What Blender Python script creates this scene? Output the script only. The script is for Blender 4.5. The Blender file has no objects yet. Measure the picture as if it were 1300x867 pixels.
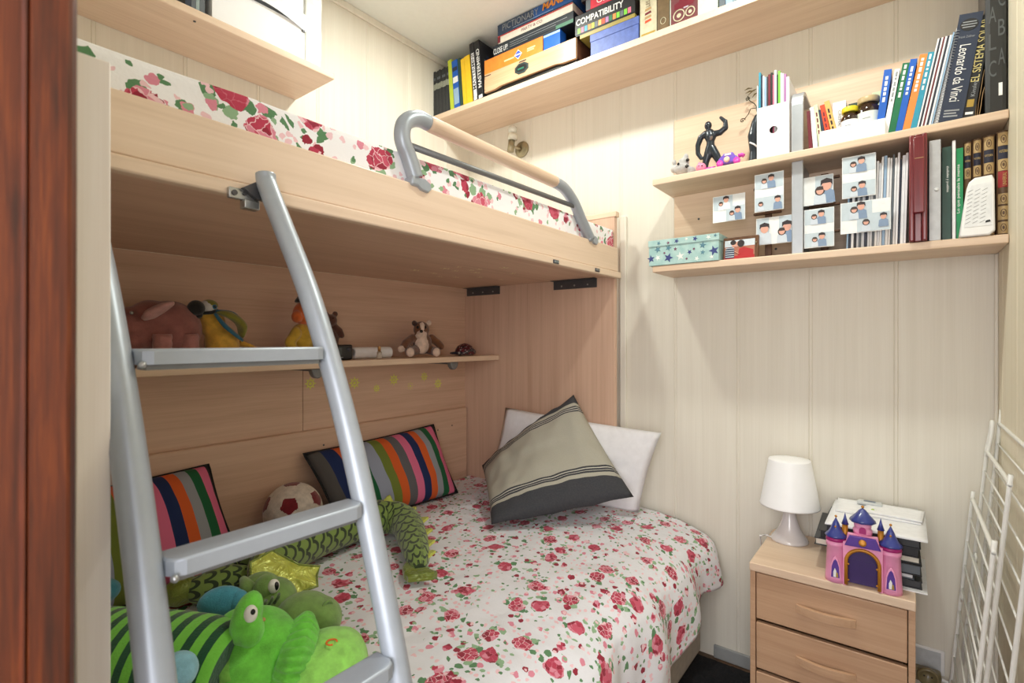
import bpy, bmesh, math, random
from mathutils import Vector, Matrix
random.seed(7)
SC = bpy.context.scene
COL = SC.collection
PI = math.pi
R = math.radians

# ------------------------------------------------------------------ camera model (used for placing things on real planes)
EYE = 1.28
FPX = 652.0
YAW = math.atan2(502, 652)
CS, SN = math.cos(YAW), math.sin(YAW)
def ray(u, v):
    d = (u - 650) / FPX; e = (432 - v) / FPX
    return Vector((CS + d * SN, SN - d * CS, e))
def WX(u, v, x):
    r = ray(u, v); p = r * (x / r.x); p.z += EYE; return p
def WY(u, v, y):
    r = ray(u, v); p = r * (y / r.y); p.z += EYE; return p
def WZ(u, v, z):
    r = ray(u, v); p = r * ((z - EYE) / r.z); p.z += EYE; return p

# ------------------------------------------------------------------ materials
def S(r, g, b):
    def f(c):
        c /= 255.0
        return c / 12.92 if c <= 0.04045 else ((c + 0.055) / 1.055) ** 2.4
    return (f(r), f(g), f(b), 1.0)

class NT:
    def __init__(self, name):
        self.m = bpy.data.materials.new(name); self.m.use_nodes = True
        self.t = self.m.node_tree; self.t.nodes.clear()
        self.out = self.t.nodes.new('ShaderNodeOutputMaterial')
        self.b = self.t.nodes.new('ShaderNodeBsdfPrincipled')
        self.t.links.new(self.b.outputs[0], self.out.inputs[0])
    def n(self, typ, **kw):
        nd = self.t.nodes.new('ShaderNode' + typ)
        for k, v in kw.items(): setattr(nd, k, v)
        return nd
    def set(self, sock, v):
        if isinstance(v, bpy.types.NodeSocket): self.t.links.new(v, sock)
        else: sock.default_value = v
    def math(self, op, a, b=None, c=None, clamp=False):
        nd = self.n('Math', operation=op); nd.use_clamp = clamp
        self.set(nd.inputs[0], a)
        if b is not None: self.set(nd.inputs[1], b)
        if c is not None: self.set(nd.inputs[2], c)
        return nd.outputs[0]
    def mix(self, fac, a, b):
        nd = self.n('Mix', data_type='RGBA')
        self.set(nd.inputs['Factor'], fac); self.set(nd.inputs['A'], a) if False else None
        self.set(nd.inputs[0], fac); self.set(nd.inputs[6], a); self.set(nd.inputs[7], b)
        return nd.outputs[2]
    def coord(self, kind='Object', scale=(1, 1, 1), rot=(0, 0, 0), loc=(0, 0, 0)):
        tc = self.n('TexCoord'); mp = self.n('Mapping')
        mp.inputs['Scale'].default_value = scale; mp.inputs['Rotation'].default_value = rot
        mp.inputs['Location'].default_value = loc
        self.t.links.new(tc.outputs[kind], mp.inputs[0]); return mp.outputs[0]
    def noise(self, vec, scale=5, detail=4, rough=.55, dist=0):
        nd = self.n('TexNoise'); self.set(nd.inputs['Vector'], vec)
        nd.inputs['Scale'].default_value = scale; nd.inputs['Detail'].default_value = detail
        nd.inputs['Roughness'].default_value = rough; nd.inputs['Distortion'].default_value = dist
        return nd.outputs
    def vor(self, vec, scale=5, rnd=1.0, dims='2D', feature='F1'):
        nd = self.n('TexVoronoi', voronoi_dimensions=dims, feature=feature)
        self.set(nd.inputs['Vector'], vec); nd.inputs['Scale'].default_value = scale
        nd.inputs['Randomness'].default_value = rnd
        return nd.outputs
    def ramp(self, fac, stops, interp='LINEAR'):
        nd = self.n('ValToRGB'); cr = nd.color_ramp; cr.interpolation = interp
        while len(cr.elements) > 1: cr.elements.remove(cr.elements[-1])
        cr.elements[0].position = stops[0][0]; cr.elements[0].color = stops[0][1]
        for p, c in stops[1:]:
            e = cr.elements.new(p); e.color = c
        self.set(nd.inputs[0], fac); return nd.outputs[0]
    def sep(self, vec):
        nd = self.n('SeparateXYZ'); self.set(nd.inputs[0], vec); return nd.outputs
    def bump(self, h, strength=.2, dist=.002):
        nd = self.n('Bump'); nd.inputs['Strength'].default_value = strength
        nd.inputs['Distance'].default_value = dist; self.set(nd.inputs['Height'], h)
        self.t.links.new(nd.outputs[0], self.b.inputs['Normal'])
    def col(self, c): self.set(self.b.inputs['Base Color'], c)
    def p(self, **kw):
        for k, v in kw.items(): self.b.inputs[k.replace('_', ' ')].default_value = v

MATS = {}
def plain(name, c, rough=.5, metal=0.0, sheen=0.0, fuzz=0.0, trans=0.0, coat=0.0, var=.05):
    if name in MATS: return MATS[name]
    m = NT(name)
    vec = m.coord('Object')
    nz = m.noise(vec, 45, 3)
    dk = tuple(x * (1 - var * 2) for x in c[:3]) + (1,)
    lt = tuple(min(1, x * (1 + var)) for x in c[:3]) + (1,)
    m.col(m.ramp(nz[0], [(.3, dk), (.7, lt)]))
    m.p(Roughness=rough, Metallic=metal)
    if sheen: m.p(Sheen_Weight=sheen)
    if coat: m.p(Coat_Weight=coat, Coat_Roughness=.1)
    if trans: m.p(Transmission_Weight=trans)
    if fuzz:
        n2 = m.noise(vec, 260, 4, .7); m.bump(n2[0], fuzz, .003)
    MATS[name] = m.m; return m.m

def plush(name, c, sheen=.35): return plain(name, c, .95, sheen=sheen, fuzz=.6, var=.12)
def card(name, c, rough=.45): return plain(name, c, rough, var=.03)

def wood(name, dark, mid, light, axis='X', rough=.42, across=26.0, along=1.3, gloss=0, bump=.05):
    m = NT(name)
    sc = [across, across, across]; sc['XYZ'.index(axis)] = along
    vec = m.coord('Object', scale=sc)
    n1 = m.noise(vec, 1.0, 5, .6, .4)
    sc2 = [x * 6 for x in sc]; sc2['XYZ'.index(axis)] = along * 3
    n2 = m.noise(m.coord('Object', scale=sc2), 1.0, 3, .6)
    sc3 = [x * .25 for x in sc]; sc3['XYZ'.index(axis)] = along * .6
    n3 = m.noise(m.coord('Object', scale=sc3), 1.0, 2, .5, .6)
    a = m.math('ADD', m.math('MULTIPLY', n1[0], .5), m.math('ADD', m.math('MULTIPLY', n2[0], .3), m.math('MULTIPLY', n3[0], .2)))
    m.col(m.ramp(a, [(.36, dark), (.5, mid), (.64, light)]))
    m.p(Roughness=rough)
    if gloss: m.p(Coat_Weight=gloss, Coat_Roughness=.12)
    m.bump(n2[0], bump, .001)
    return m.m

BW = (S(208, 180, 154), S(221, 195, 170), S(229, 205, 181))
beechX = wood('beech_laminate_x', *BW, axis='X')
beechY = wood('beech_laminate_y', *BW, axis='Y')
beechZ = wood('beech_laminate_z', *BW, axis='Z')
bunkX = wood('bunk_beech_x', S(198, 163, 138), S(211, 177, 153), S(220, 188, 165), axis='X')
bunkZ = wood('bunk_beech_z', S(192, 157, 134), S(205, 171, 149), S(214, 181, 159), axis='Z', along=.8)
railX = wood('rail_beech_x', S(216, 191, 167), S(226, 202, 179), S(232, 209, 187), axis='X')
paleZ = wood('pale_edge_z', S(234, 226, 219), S(239, 232, 226), S(243, 237, 232), axis='Z', across=60)
wallZ = wood('wall_laminate', S(220, 215, 202), S(225, 220, 208), S(229, 225, 213), axis='Z', across=40, along=1.0, rough=.5, bump=.02)
wallY = wood('wall_laminate_warm', S(220, 211, 188), S(225, 217, 195), S(229, 222, 202), axis='Z', across=40, along=1.0, rough=.5, bump=.03)
nightX = wood('nightstand_beech', S(180, 142, 112), S(193, 156, 125), S(203, 167, 136), axis='Y', across=30)
mahog = wood('varnished_mahogany', S(50, 18, 5), S(84, 34, 9), S(116, 55, 16), axis='Z', rough=.42, across=70, along=5, gloss=.08)
ceilm = plain('white_ceiling_paint', S(226, 228, 222), .8, var=.01)
floorm = wood('brown_floor', S(70, 50, 36), S(90, 66, 46), S(106, 80, 58), axis='X')
silver = plain('silver_lacquer', S(164, 172, 182), .38, metal=.3, var=.02)
silver_d = plain('grey_lacquer', S(120, 122, 124), .45, metal=.4, var=.02)
steel = plain('steel', S(180, 182, 184), .3, metal=.9, var=.04)
alum = plain('brushed_aluminium', S(186, 192, 200), .38, metal=.5, var=.02)
darkmetal = plain('dark_grey_metal', S(86, 86, 90), .45, metal=.5)
brass = plain('nickel', S(168, 158, 132), .3, metal=.85)
white_p = plain('white_plastic', S(240, 240, 240), .35, var=.01)
white_c = card('white_card', S(243, 244, 246))
white_m = card('white_paper', S(236, 237, 240), .7)
black_p = plain('black_plastic', S(26, 26, 28), .4)
black_c = card('black_card', S(30, 31, 36))
cream_pg = card('page_paper', S(232, 226, 210), .85)
cotton = plain('white_cotton', S(230, 230, 235), .95, fuzz=.15, var=.02)
gold_p = plain('gold_plastic', S(190, 128, 40), .4, metal=.3)

# ------------------------------------------------------------------ mesh builder
def frame(o, x, y):
    x = Vector(x).normalized(); y = Vector(y); y = (y - x * y.dot(x)).normalized(); z = x.cross(y)
    m = Matrix((x, y, z)).transposed().to_4x4(); m.translation = Vector(o); return m

class MB:
    def __init__(self): self.bm = bmesh.new(); self.uv = None; self.mats = []
    def mi(self, mat):
        if mat not in self.mats: self.mats.append(mat)
        return self.mats.index(mat)
    def _add(self, vs, fs, mat, smooth=True, M=None, uvs=None):
        i = self.mi(mat)
        bv = [self.bm.verts.new((M @ Vector(v)) if M is not None else Vector(v)) for v in vs]
        if uvs is not None and self.uv is None: self.uv = self.bm.loops.layers.uv.new('UVMap')
        out = []
        for f in fs:
            if len(set(f)) < 3: continue
            try: fc = self.bm.faces.new([bv[k] for k in f])
            except ValueError: continue
            fc.material_index = i; fc.smooth = smooth; out.append(fc)
            if uvs is not None:
                for lp, k in zip(fc.loops, f): lp[self.uv].uv = uvs[k]
        return bv, out
    def box(self, a, b, mat, bev=0.0, M=None, seg=2, smooth=False):
        x0, x1 = sorted((a[0], b[0])); y0, y1 = sorted((a[1], b[1])); z0, z1 = sorted((a[2], b[2]))
        vs = [(x0,y0,z0),(x1,y0,z0),(x1,y1,z0),(x0,y1,z0),(x0,y0,z1),(x1,y0,z1),(x1,y1,z1),(x0,y1,z1)]
        fs = [(3,2,1,0),(4,5,6,7),(0,1,5,4),(1,2,6,5),(2,3,7,6),(3,0,4,7)]
        bv, bf = self._add(vs, fs, mat, smooth, M)
        if bev > 0:
            es = list({e for f in bf for e in f.edges})
            r = bmesh.ops.bevel(self.bm, geom=es, offset=bev, segments=seg, profile=.5, affect='EDGES')
            i = self.mi(mat)
            for f in r['faces']: f.material_index = i; f.smooth = True
        return self
    def grid(self, fn, nu, nv, mat, cu=False, cv=False, capu=False, smooth=True, M=None, uvf=None, flip=False, matf=None):
        vs, uvs = [], []
        NU = nu if cu else nu + 1; NV = nv if cv else nv + 1
        for i in range(NU):
            for j in range(NV):
                vs.append(fn(i / nu, j / nv)); uvs.append(uvf(i / nu, j / nv) if uvf else (i / nu, j / nv))
        fs = []
        for i in range(nu):
            for j in range(nv):
                a = i * NV + j; b = ((i + 1) % NU) * NV + j
                c = ((i + 1) % NU) * NV + (j + 1) % NV; d = i * NV + (j + 1) % NV
                fs.append((d, c, b, a) if flip else (a, b, c, d))
        bv, out = self._add(vs, fs, mat, smooth, M, uvs)
        if capu and cv:
            i = self.mi(mat)
            for row, rev in ((0, True), (NU - 1, False)):
                loop = [bv[row * NV + j] for j in range(NV)]
                if flip: rev = not rev
                if not rev: loop = loop[::-1]
                loop = loop[::-1]
                try:
                    f = self.bm.faces.new(loop); f.material_index = i
                except ValueError: pass
        if matf:
            for f in out:
                f.material_index = self.mi(matf(f))
        return self
    def tube(self, pts, r, mat, n=14, cap=True, M=None, flat=1.0, up=None, closed=False):
        pts = [Vector(p) for p in pts]; k = len(pts)
        rs = r if isinstance(r, (list, tuple)) else [r] * k
        fr = []
        for i in range(k):
            if closed: t = pts[(i + 1) % k] - pts[i - 1]
            else: t = pts[min(i + 1, k - 1)] - pts[max(i - 1, 0)]
            t.normalize()
            if i == 0:
                a = Vector(up) if up else (Vector((0, 0, 1)) if abs(t.z) < .9 else Vector((1, 0, 0)))
            else: a = fr[-1][1]
            a = (a - t * a.dot(t)).normalized(); fr.append((t, a, t.cross(a)))
        L = [0]
        for i in range(1, k): L.append(L[-1] + (pts[i] - pts[i - 1]).length)
        tot = L[-1] or 1
        nu = k if closed else k - 1
        def fn(s, w):
            i = round(s * nu) % k if closed else round(s * nu)
            t, a, b = fr[i]; ang = 2 * PI * w
            return pts[i] + (a * math.cos(ang) * flat + b * math.sin(ang)) * rs[i]
        self.grid(fn, nu, n, mat, cu=closed, cv=True, capu=cap and not closed, M=M, uvf=lambda s, w: (L[min(round(s * nu), k - 1)], w))
        return self
    def cyl(self, p0, p1, r0, mat, r1=None, n=20, M=None):
        return self.tube([p0, p1], [r0, r0 if r1 is None else r1], mat, n, M=M)
    def lathe(self, prof, c, mat, n=28, M=None, cap=True, matf=None):
        c = Vector(c)
        def fn(s, w):
            q = prof[round(s * (len(prof) - 1))]; a = 2 * PI * w
            return c + Vector((q[0] * math.cos(a), q[0] * math.sin(a), q[1]))
        self.grid(fn, len(prof) - 1, n, mat, cv=True, capu=cap, M=M, flip=True, matf=matf)
        return self
    def ell(self, c, r, mat, M=None, nu=12, nv=18):
        c = Vector(c)
        if not isinstance(r, (tuple, list)): r = (r, r, r)
        pr = [(math.sin(PI * (i + .001) / (nu + .002)), -math.cos(PI * i / nu)) for i in range(nu + 1)]
        def fn(s, w):
            q = pr[round(s * nu)]; a = 2 * PI * w
            v = Vector((q[0] * math.cos(a) * r[0], q[0] * math.sin(a) * r[1], q[1] * r[2]))
            return c + ((M @ v) if M is not None else v)
        self.grid(fn, nu, nv, mat, cv=True, capu=True, flip=True)
        return self
    def prism(self, pts, F, depth, mat, bev=0, smooth=False):
        """2-D outline (counter-clockwise) in frame F, extruded from z=0 to z=depth"""
        n = len(pts)
        vs = [(x, y, 0) for x, y in pts] + [(x, y, depth) for x, y in pts]
        fs = [tuple(range(n))[::-1], tuple(range(n, 2 * n))] + [(i, (i + 1) % n, n + (i + 1) % n, n + i) for i in range(n)]
        bv, bf = self._add(vs, fs, mat, smooth, F)
        if bev:
            es = [e for e in bf[1].edges]
            r = bmesh.ops.bevel(self.bm, geom=es, offset=bev, segments=2, profile=.5, affect='EDGES')
            i = self.mi(mat)
            for f in r['faces']: f.material_index = i; f.smooth = True
        return self
    def text(self, s, F, w, h, mat, lift=.0006, italic=0.0, bold=0.0):
        cu = bpy.data.curves.new('t', 'FONT'); cu.body = s; cu.resolution_u = 3
        cu.offset = bold; cu.shear = italic
        ob = bpy.data.objects.new('t', cu)
        me = bpy.data.meshes.new_from_object(ob)
        vs = [v.co.copy() for v in me.vertices]
        if vs:
            x0 = min(v.x for v in vs); x1 = max(v.x for v in vs); y0 = min(v.y for v in vs); y1 = max(v.y for v in vs)
            vs2 = [((v.x - x0) / (x1 - x0) * w, (v.y - y0) / max(y1 - y0, 1e-6) * h, lift) for v in vs]
            self._add(vs2, [tuple(p.vertices) for p in me.polygons], mat, False, F)
        bpy.data.objects.remove(ob); bpy.data.curves.remove(cu); bpy.data.meshes.remove(me)
        return self
    def finish(self, name):
        me = bpy.data.meshes.new(name)
        bmesh.ops.recalc_face_normals(self.bm, faces=self.bm.faces[:])
        self.bm.to_mesh(me); self.bm.free()
        for m in self.mats: me.materials.append(m)
        return me

def wloc(o):
    v = Vector((0, 0, 0))
    while o is not None: v += o.location; o = o.parent
    return v
def link(o, parent=None):
    COL.objects.link(o)
    if parent is not None: o.parent = parent
    return o
def tag(o, label=None, cat=None, group=None, kind=None):
    if label: o['label'] = label
    if cat: o['category'] = cat
    if group: o['group'] = group
    if kind: o['kind'] = kind
    return o
def thing(name, label, cat, loc, group=None):
    o = bpy.data.objects.new(name, None); o.empty_display_size = .05
    o.location = Vector(loc); link(o); return tag(o, label, cat, group)
def part(name, mb, parent, label=None):
    me = mb if isinstance(mb, bpy.types.Mesh) else mb.finish(name)
    off = wloc(parent); me.transform(Matrix.Translation(-off))
    o = bpy.data.objects.new(name, me); link(o, parent)
    if label: o['label'] = label
    return o
def solo(name, mb, label, cat, group=None, kind=None):
    me = mb if isinstance(mb, bpy.types.Mesh) else mb.finish(name)
    xs = [v.co for v in me.vertices]
    c = Vector(((min(v.x for v in xs) + max(v.x for v in xs)) / 2, (min(v.y for v in xs) + max(v.y for v in xs)) / 2, min(v.z for v in xs)))
    me.transform(Matrix.Translation(-c))
    o = bpy.data.objects.new(name, me); o.location = c; link(o)
    return tag(o, label, cat, group, kind)
def struct(name, mb):
    me = mb.finish(name); o = bpy.data.objects.new(name, me); link(o); o['kind'] = 'structure'; return o

def blob(shapes, voxel=.006, smooth=6):
    """soft continuous body: ellipsoids (c, r, mat[, M]) and tubes ('t', pts, radii, mat) fused into one skin"""
    mb = MB(); key = []; smooth = max(1, smooth // 2); infl = voxel * .55
    for s in shapes:
        if s[0] == 't':
            P = [Vector(p) for p in s[1]]; rr = [q_ + infl for q_ in (s[2] if isinstance(s[2], (list, tuple)) else [s[2]] * len(P))]
            mb.tube(P, rr, s[3], 12)
            for q, r_ in zip(P, rr): mb.ell(q, r_ * .99, s[3], nu=8, nv=10)
            for i in range(len(P) - 1):
                for t in (0, .25, .5, .75, 1):
                    key.append((P[i].lerp(P[i + 1], t), Vector((1, 1, 1)) * (rr[i] * (1 - t) + rr[i + 1] * t), None, s[3]))
        else:
            c, r_, mt = s[0], s[1], s[2]; M_ = s[3] if len(s) > 3 else None
            if not isinstance(r_, (tuple, list)): r_ = (r_,) * 3
            r_ = tuple(q_ + infl for q_ in r_)
            mb.ell(c, r_, mt, M=M_)
            key.append((Vector(c), Vector(r_), M_.inverted() if M_ is not None else None, mt))
    mats = mb.mats
    me = mb.finish('b'); ob = bpy.data.objects.new('b', me); COL.objects.link(ob)
    md = ob.modifiers.new('r', 'REMESH'); md.mode = 'VOXEL'; md.voxel_size = voxel
    ms = ob.modifiers.new('s', 'SMOOTH'); ms.iterations = smooth; ms.factor = .5
    dg = bpy.context.evaluated_depsgraph_get()
    res = bpy.data.meshes.new_from_object(ob.evaluated_get(dg))
    bpy.data.objects.remove(ob); bpy.data.meshes.remove(me)
    res.materials.clear()
    for m in mats: res.materials.append(m)
    ix = {m: i for i, m in enumerate(mats)}
    if len(mats) > 1:
        for f in res.polygons:
            best = 1e9
            for c, r_, Mi, mt in key:
                d = f.center - c
                if Mi is not None: d = Mi @ d
                q = math.sqrt((d.x / r_.x) ** 2 + (d.y / r_.y) ** 2 + (d.z / r_.z) ** 2)
                q = (q - 1) * min(r_)
                if q < best: best = q; b_ = mt
            f.material_index = ix[b_]
    for f in res.polygons: f.use_smooth = True
    return res

def smoothpath(pts, n=8):
    P = [Vector(p) for p in pts]; out = []
    for i in range(len(P) - 1):
        p0 = P[max(i - 1, 0)]; p1 = P[i]; p2 = P[i + 1]; p3 = P[min(i + 2, len(P) - 1)]
        for k in range(n):
            t = k / n
            out.append(.5 * ((2 * p1) + (p2 - p0) * t + (2 * p0 - 5 * p1 + 4 * p2 - p3) * t * t + (3 * p1 - p0 - 3 * p2 + p3) * t ** 3))
    out.append(P[-1]); return out
def lerpl(a, n):
    """resample list of radii to n values"""
    out = []
    for i in range(n):
        t = i / (n - 1) * (len(a) - 1); k = min(int(t), len(a) - 2); f = t - k
        out.append(a[k] * (1 - f) + a[k + 1] * f)
    return out
def rng(seed):
    return random.Random(seed)
# ================================================================== THE ROOM
XW, YB, YR, ZC = 2.15, 1.96, -0.22, 2.765
def grooved(c0, c1, first, step, axis, plane, back, z0, z1, mat):
    """panelled wall: outline with tongue-and-groove notches, extruded upwards"""
    pts = [(c0, plane)]
    k = first
    sgn = 1 if back > plane else -1
    while k < c1 - .01:
        if k > c0 + .01:
            for off in (-.005, .005):
                pts += [(k + off - .002, plane), (k + off, plane + sgn * .002), (k + off + .002, plane)]
        k += step
    pts += [(c1, plane), (c1, back), (c0, back)]
    mb = MB()
    vs, n = [], len(pts)
    for z in (z0, z1):
        for a, b in pts: vs.append((b, a, z) if axis == 'Y' else (a, b, z))
    fs = [(i, (i + 1) % n, n + (i + 1) % n, n + i) for i in range(n)]
    mb._add(vs, fs, mat, False); return mb
struct('wall_back', grooved(-.3, 2.3, .03 - .25, .25, 'Y', XW, XW + .06, 0, 2.85, wallZ))
struct('wall_left', grooved(-.3, XW, .21, .25, 'X', YB, YB + .06, 0, 2.85, wallZ))
struct('wall_right', grooved(-.05, XW, .06, .25, 'X', YR, YR - .06, 0, 2.85, wallY))
mb = MB(); mb.box((-.06, .56, 0), (.085, 2.02, 2.85), wallZ); mb.box((-.06, -.28, 2.08), (.085, .56, 2.85), wallZ)
struct('wall_near', mb)
mb = MB(); mb.box((-1.6, -1.2, -.05), (XW + .06, YB + .06, 0), floorm); struct('floor', mb)
mb = MB(); mb.box((-.06, -.28, ZC), (XW + .06, YB + .06, ZC + .06), ceilm); struct('ceiling', mb)
greyb = plain('grey_baseboard', S(156, 158, 158), .5, var=.02)
mb = MB(); mb.box((XW - .012, YR, 0), (XW, .62, .052), greyb, .004); struct('baseboard_back', mb)
mb = MB(); mb.box((.1, YR, 0), (XW - .012, YR + .012, .052), greyb, .004); struct('baseboard_right', mb)
# slim cover strips: ceiling edge over the long side wall, room corners
mb = MB(); mb.box((.09, YB - .012, ZC - .03), (XW, YB, ZC), wallZ, .004); struct('trim_1', mb)
mb = MB(); mb.box((XW - .012, YR, ZC - .03), (XW, YB - .012, ZC), wallZ, .004); struct('trim_2', mb)
mb = MB(); mb.box((XW - .010, YR, .052), (XW, YR + .010, 1.544), wallZ, .003); struct('trim_3', mb)
yt = WX(794.5, 430, 2.135).y; mb = MB(); mb.box((2.135, yt, .6), (XW, yt + .03, 1.84), wallZ, .004); struct('trim_4', mb)

# varnished door lining at the left, close to the lens: a stepped profile run up the door height
prof = [(.05, .60), (.05, .524), (.0785, .524), (.0800, .521), (.0812, .521), (.0822, .524), (.0830, .5205), (.1045, .5205), (.1075, .5215), (.1105, .5245), (.1120, .529), (.1120, .60)]
mb = MB(); nn = len(prof); vs = []
for z, sh in ((0, -.0026), (2.08, .0036)):
    for x, y in prof: vs.append((x + sh, y, z))
mb._add(vs, [(i, (i + 1) % nn, nn + (i + 1) % nn, nn + i) for i in range(nn)], mahog, False)
mb.box((.05, -.3, 2.0), (.112, .6, 2.08), mahog, .004)
struct('door_1', mb)

# ================================================================== BUNK BED
EX = 2.03          # inner face of the far end panel
bunk = thing('bunk_bed', 'beech laminate bunk bed frame with built-in shelf, guard rail and panelled back', 'bunk bed', (1.1, 1.4, 0))
mb = MB(); mb.box((.150, .70, 0), (.180, 1.95, 1.588), paleZ, .0015); part('end_panel', mb, bunk)
mb = MB(); mb.box((EX, 1.0035, 0), (EX + .024, 1.95, 1.835), bunkZ, .001)
fe = part('end_panel', mb, bunk)
mb = MB(); mb.box((EX - .003, .995, 1.815), (EX + .03, 1.95, 1.838), beechY, .003); part('cap', mb, fe)
mb = MB(); mb.box((.182, .985, 1.573), (EX - .002, 1.003, 1.676), railX, .004); sr = part('side_rail', mb, bunk)
mb = MB(); mb.box((.182, .977, 1.546), (EX + .012, 1.003, 1.5725), railX, .004); part('moulding', mb, sr)
mb = MB(); mb.box((.182, 1.0035, 1.556), (EX - .002, 1.878, 1.576), bunkX); part('platform', mb, bunk)
SEAM = WY(384.5, 500, 1.88).x
mb = MB(); mb.box((.182, 1.88, .45), (SEAM - .001, 1.90, 1.5555), bunkX, .001); part('back_panel', mb, bunk)
mb = MB(); mb.box((SEAM + .001, 1.88, .45), (EX, 1.90, 1.5555), bunkX, .001); part('back_panel', mb, bunk)
mb = MB(); mb.box((.182, 1.858, .40), (EX - .008, 1.8795, .925), bunkX, .006)
hb = part('headboard', mb, bunk)
for u, v in ((411, 565), (556, 546), (574, 540)):
    q = WY(u, v, 1.857); mb = MB(); mb.cyl((q.x, 1.8585, q.z), (q.x, 1.857, q.z), .004, darkmetal, n=10); part('screw_cap', mb, hb)
mb = MB(); mb.box((.182, 1.645, 1.180), (EX - .001, 1.879, 1.205), beechX, .003); bs = part('shelf_board', mb, bunk)
for u in (397, 570):
    q = WY(u, 463, 1.70); mb = MB()
    mb.prism([(.026 * math.cos(PI + PI * k / 10), .036 * math.sin(PI + PI * k / 10)) for k in range(11)], frame((q.x, 1.685, 1.1798), (1, 0, 0), (0, 0, 1)), .022, silver_d, .004); mb.box((q.x - .006, 1.685, 1.168), (q.x + .006, 1.876, 1.1798), silver_d, .001)
    part('bracket', mb, bs)
for u0, u1 in ((593, 635), (703, 758)):
    y0, y1 = WX(u0, 370, EX).y, WX(u1, 370, EX).y
    mb = MB(); mb.box((EX - .003, y1, 1.515), (EX - .0005, y0, 1.5555), darkmetal, .001)
    mb.box((EX - .03, y1, 1.5535), (EX - .003, y0, 1.5555), darkmetal)
    for k in range(3):
        yy = y1 + (y0 - y1) * (.2 + .3 * k); mb.cyl((EX - .005, yy, 1.53), (EX - .003, yy, 1.53), .004, steel, n=10)
    part('fixing_plate', mb, bunk, 'dark grey metal fixing plate')
for u, v in ((706, 332), (758.5, 342.5)):
    q = WY(u, v, .975); mb = MB()
    mb.box((q.x - .018, .973, q.z - .008), (q.x + .018, .977, q.z + .006), darkmetal, .002)
    for k in (-1, 0, 1): mb.box((q.x + k * .01 - .003, .971, q.z - .004), (q.x + k * .01 + .003, .973, q.z + .003), steel)
    part('catch', mb, bunk, 'small metal catch')
# guard rail: bent silver tube, beech hand grip, thin lower bar, hooked feet
YG = .990
gp = [WY(u, v, YG) for u, v in ((527, 226), (519, 200), (511, 178), (512, 160), (520, 152), (532, 151), (543, 156))]
gp = smoothpath(gp, 6)
mb = MB(); mb.tube(gp, .0205, silver, 16)
gr = part('guard_rail', mb, bunk, 'silver guard rail with beech grip')
gq = smoothpath([WY(u, v, YG) for u, v in ((704, 231), (716, 239), (728, 256), (738, 279), (749, 303))], 6)
mb = MB(); mb.tube(gq, .0205, silver, 16); part('rail_tube', mb, gr)
a, b = WY(541, 155.5, YG), WY(706, 232, YG)
mb = MB(); mb.tube([a, a.lerp(b, .03), a.lerp(b, .97), b], [.0185, .0225, .0225, .0185], beechX, 18, flat=.9); part('hand_grip', mb, gr, 'beech hand grip')
a, b = WY(518, 184, YG), WY(729, 262, YG)
mb = MB(); mb.cyl(a, b, .0085, silver_d, n=12); part('lower_bar', mb, gr)
for u, v, dx in ((527, 226, .045), (749, 303, -.02)):
    q = WY(u, v, YG); mb = MB()
    mb.box((q.x - .022, .975, 1.668), (q.x + .022, 1.010, 1.690), silver, .006)
    mb.prism([(-.022, 0), (-.016, -.014), (.012, -.03), (.034, -.032), (.044, -.022), (.040, -.008), (.022, 0)], frame((q.x, .9848, 1.692), (1, 0, 0), (0, 0, 1)), .010, silver, .003)
    part('foot', mb, gr)
# photographed marks of pale green glow shapes are separate stickers, see below

# ================================================================== LADDER
lad = thing('ladder', 'silver curved tube ladder hooked on the upper bunk rail', 'ladder', (.34, .35, 0))
lp = [(.951, 1.590), (.948, 1.575), (.936, 1.555), (.885, 1.480), (.822, 1.388), (.776, 1.310), (.718, 1.195), (.663, 1.065), (.612, .922), (.570, .790), (.505, .55), (.44, .30), (.36, 0.004)]
XL, XR = .196, .480
rails = []
for x in (XL, XR):
    pts = smoothpath([(x, y - .0, z) for y, z in lp], 6)
    mb = MB(); mb.tube(pts, .0178, silver, 20); rails.append(part('rail', mb, lad))
def lad_y(z):
    for (y0, z0), (y1, z1) in zip(lp, lp[1:]):
        if z1 <= z <= z0: return y0 + (y1 - y0) * (z0 - z) / (z0 - z1)
    return .9
for z in (1.2695, 1.0425, .838, .628, .418, .208):
    y = lad_y(z - .012)
    mb = MB(); x0, x1 = XL + .0165, XR - .0165
    # tread with rounded front corners and a slightly dished top
    pts = [(x0, y + .018), (x0, y - .012), (x0 + .005, y - .022), (x0 + .016, y - .026), (x1 - .016, y - .026), (x1 - .005, y - .022), (x1, y - .012), (x1, y + .018)]
    mb.prism(pts, frame((0, 0, z - .019), (1, 0, 0), (0, 1, 0)), .019, silver, .003)
    tr = part('rung', mb, lad)
    mb = MB(); mb.box((x0 + .01, y - .018, z - .026), (x1 - .01, y + .014, z - .0195), silver_d); part('rung_channel', mb, tr)
    mb = MB(); mb.ell((x0 + .004, y - .0262, z - .019), .0045, steel, nu=8, nv=10); part('bolt', mb, tr)
q = WY(335, 240, .95)
mb = MB()
mb.box((q.x - .055, .966, q.z - .024), (q.x - .0, .9765, q.z - .004), steel, .002)
mb.box((q.x - .032, .956, q.z - .040), (q.x - .004, .9765, q.z - .024), steel, .002)
mb.prism([(-.035, -.004), (-.008, .014), (.01, .014), (.01, -.02), (-.01, -.02)], frame((q.x, .966, q.z), (1, 0, 0), (0, 0, 1)), .012, darkmetal, .001)
mb.cyl((q.x - .046, .963, q.z - .014), (q.x - .046, .968, q.z - .014), .005, darkmetal, n=10)
mb.cyl((q.x - .028, .963, q.z - .012), (q.x - .028, .968, q.z - .012), .004, darkmetal, n=10)
part('hook_bracket', mb, lad, 'steel hook bracket')
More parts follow.
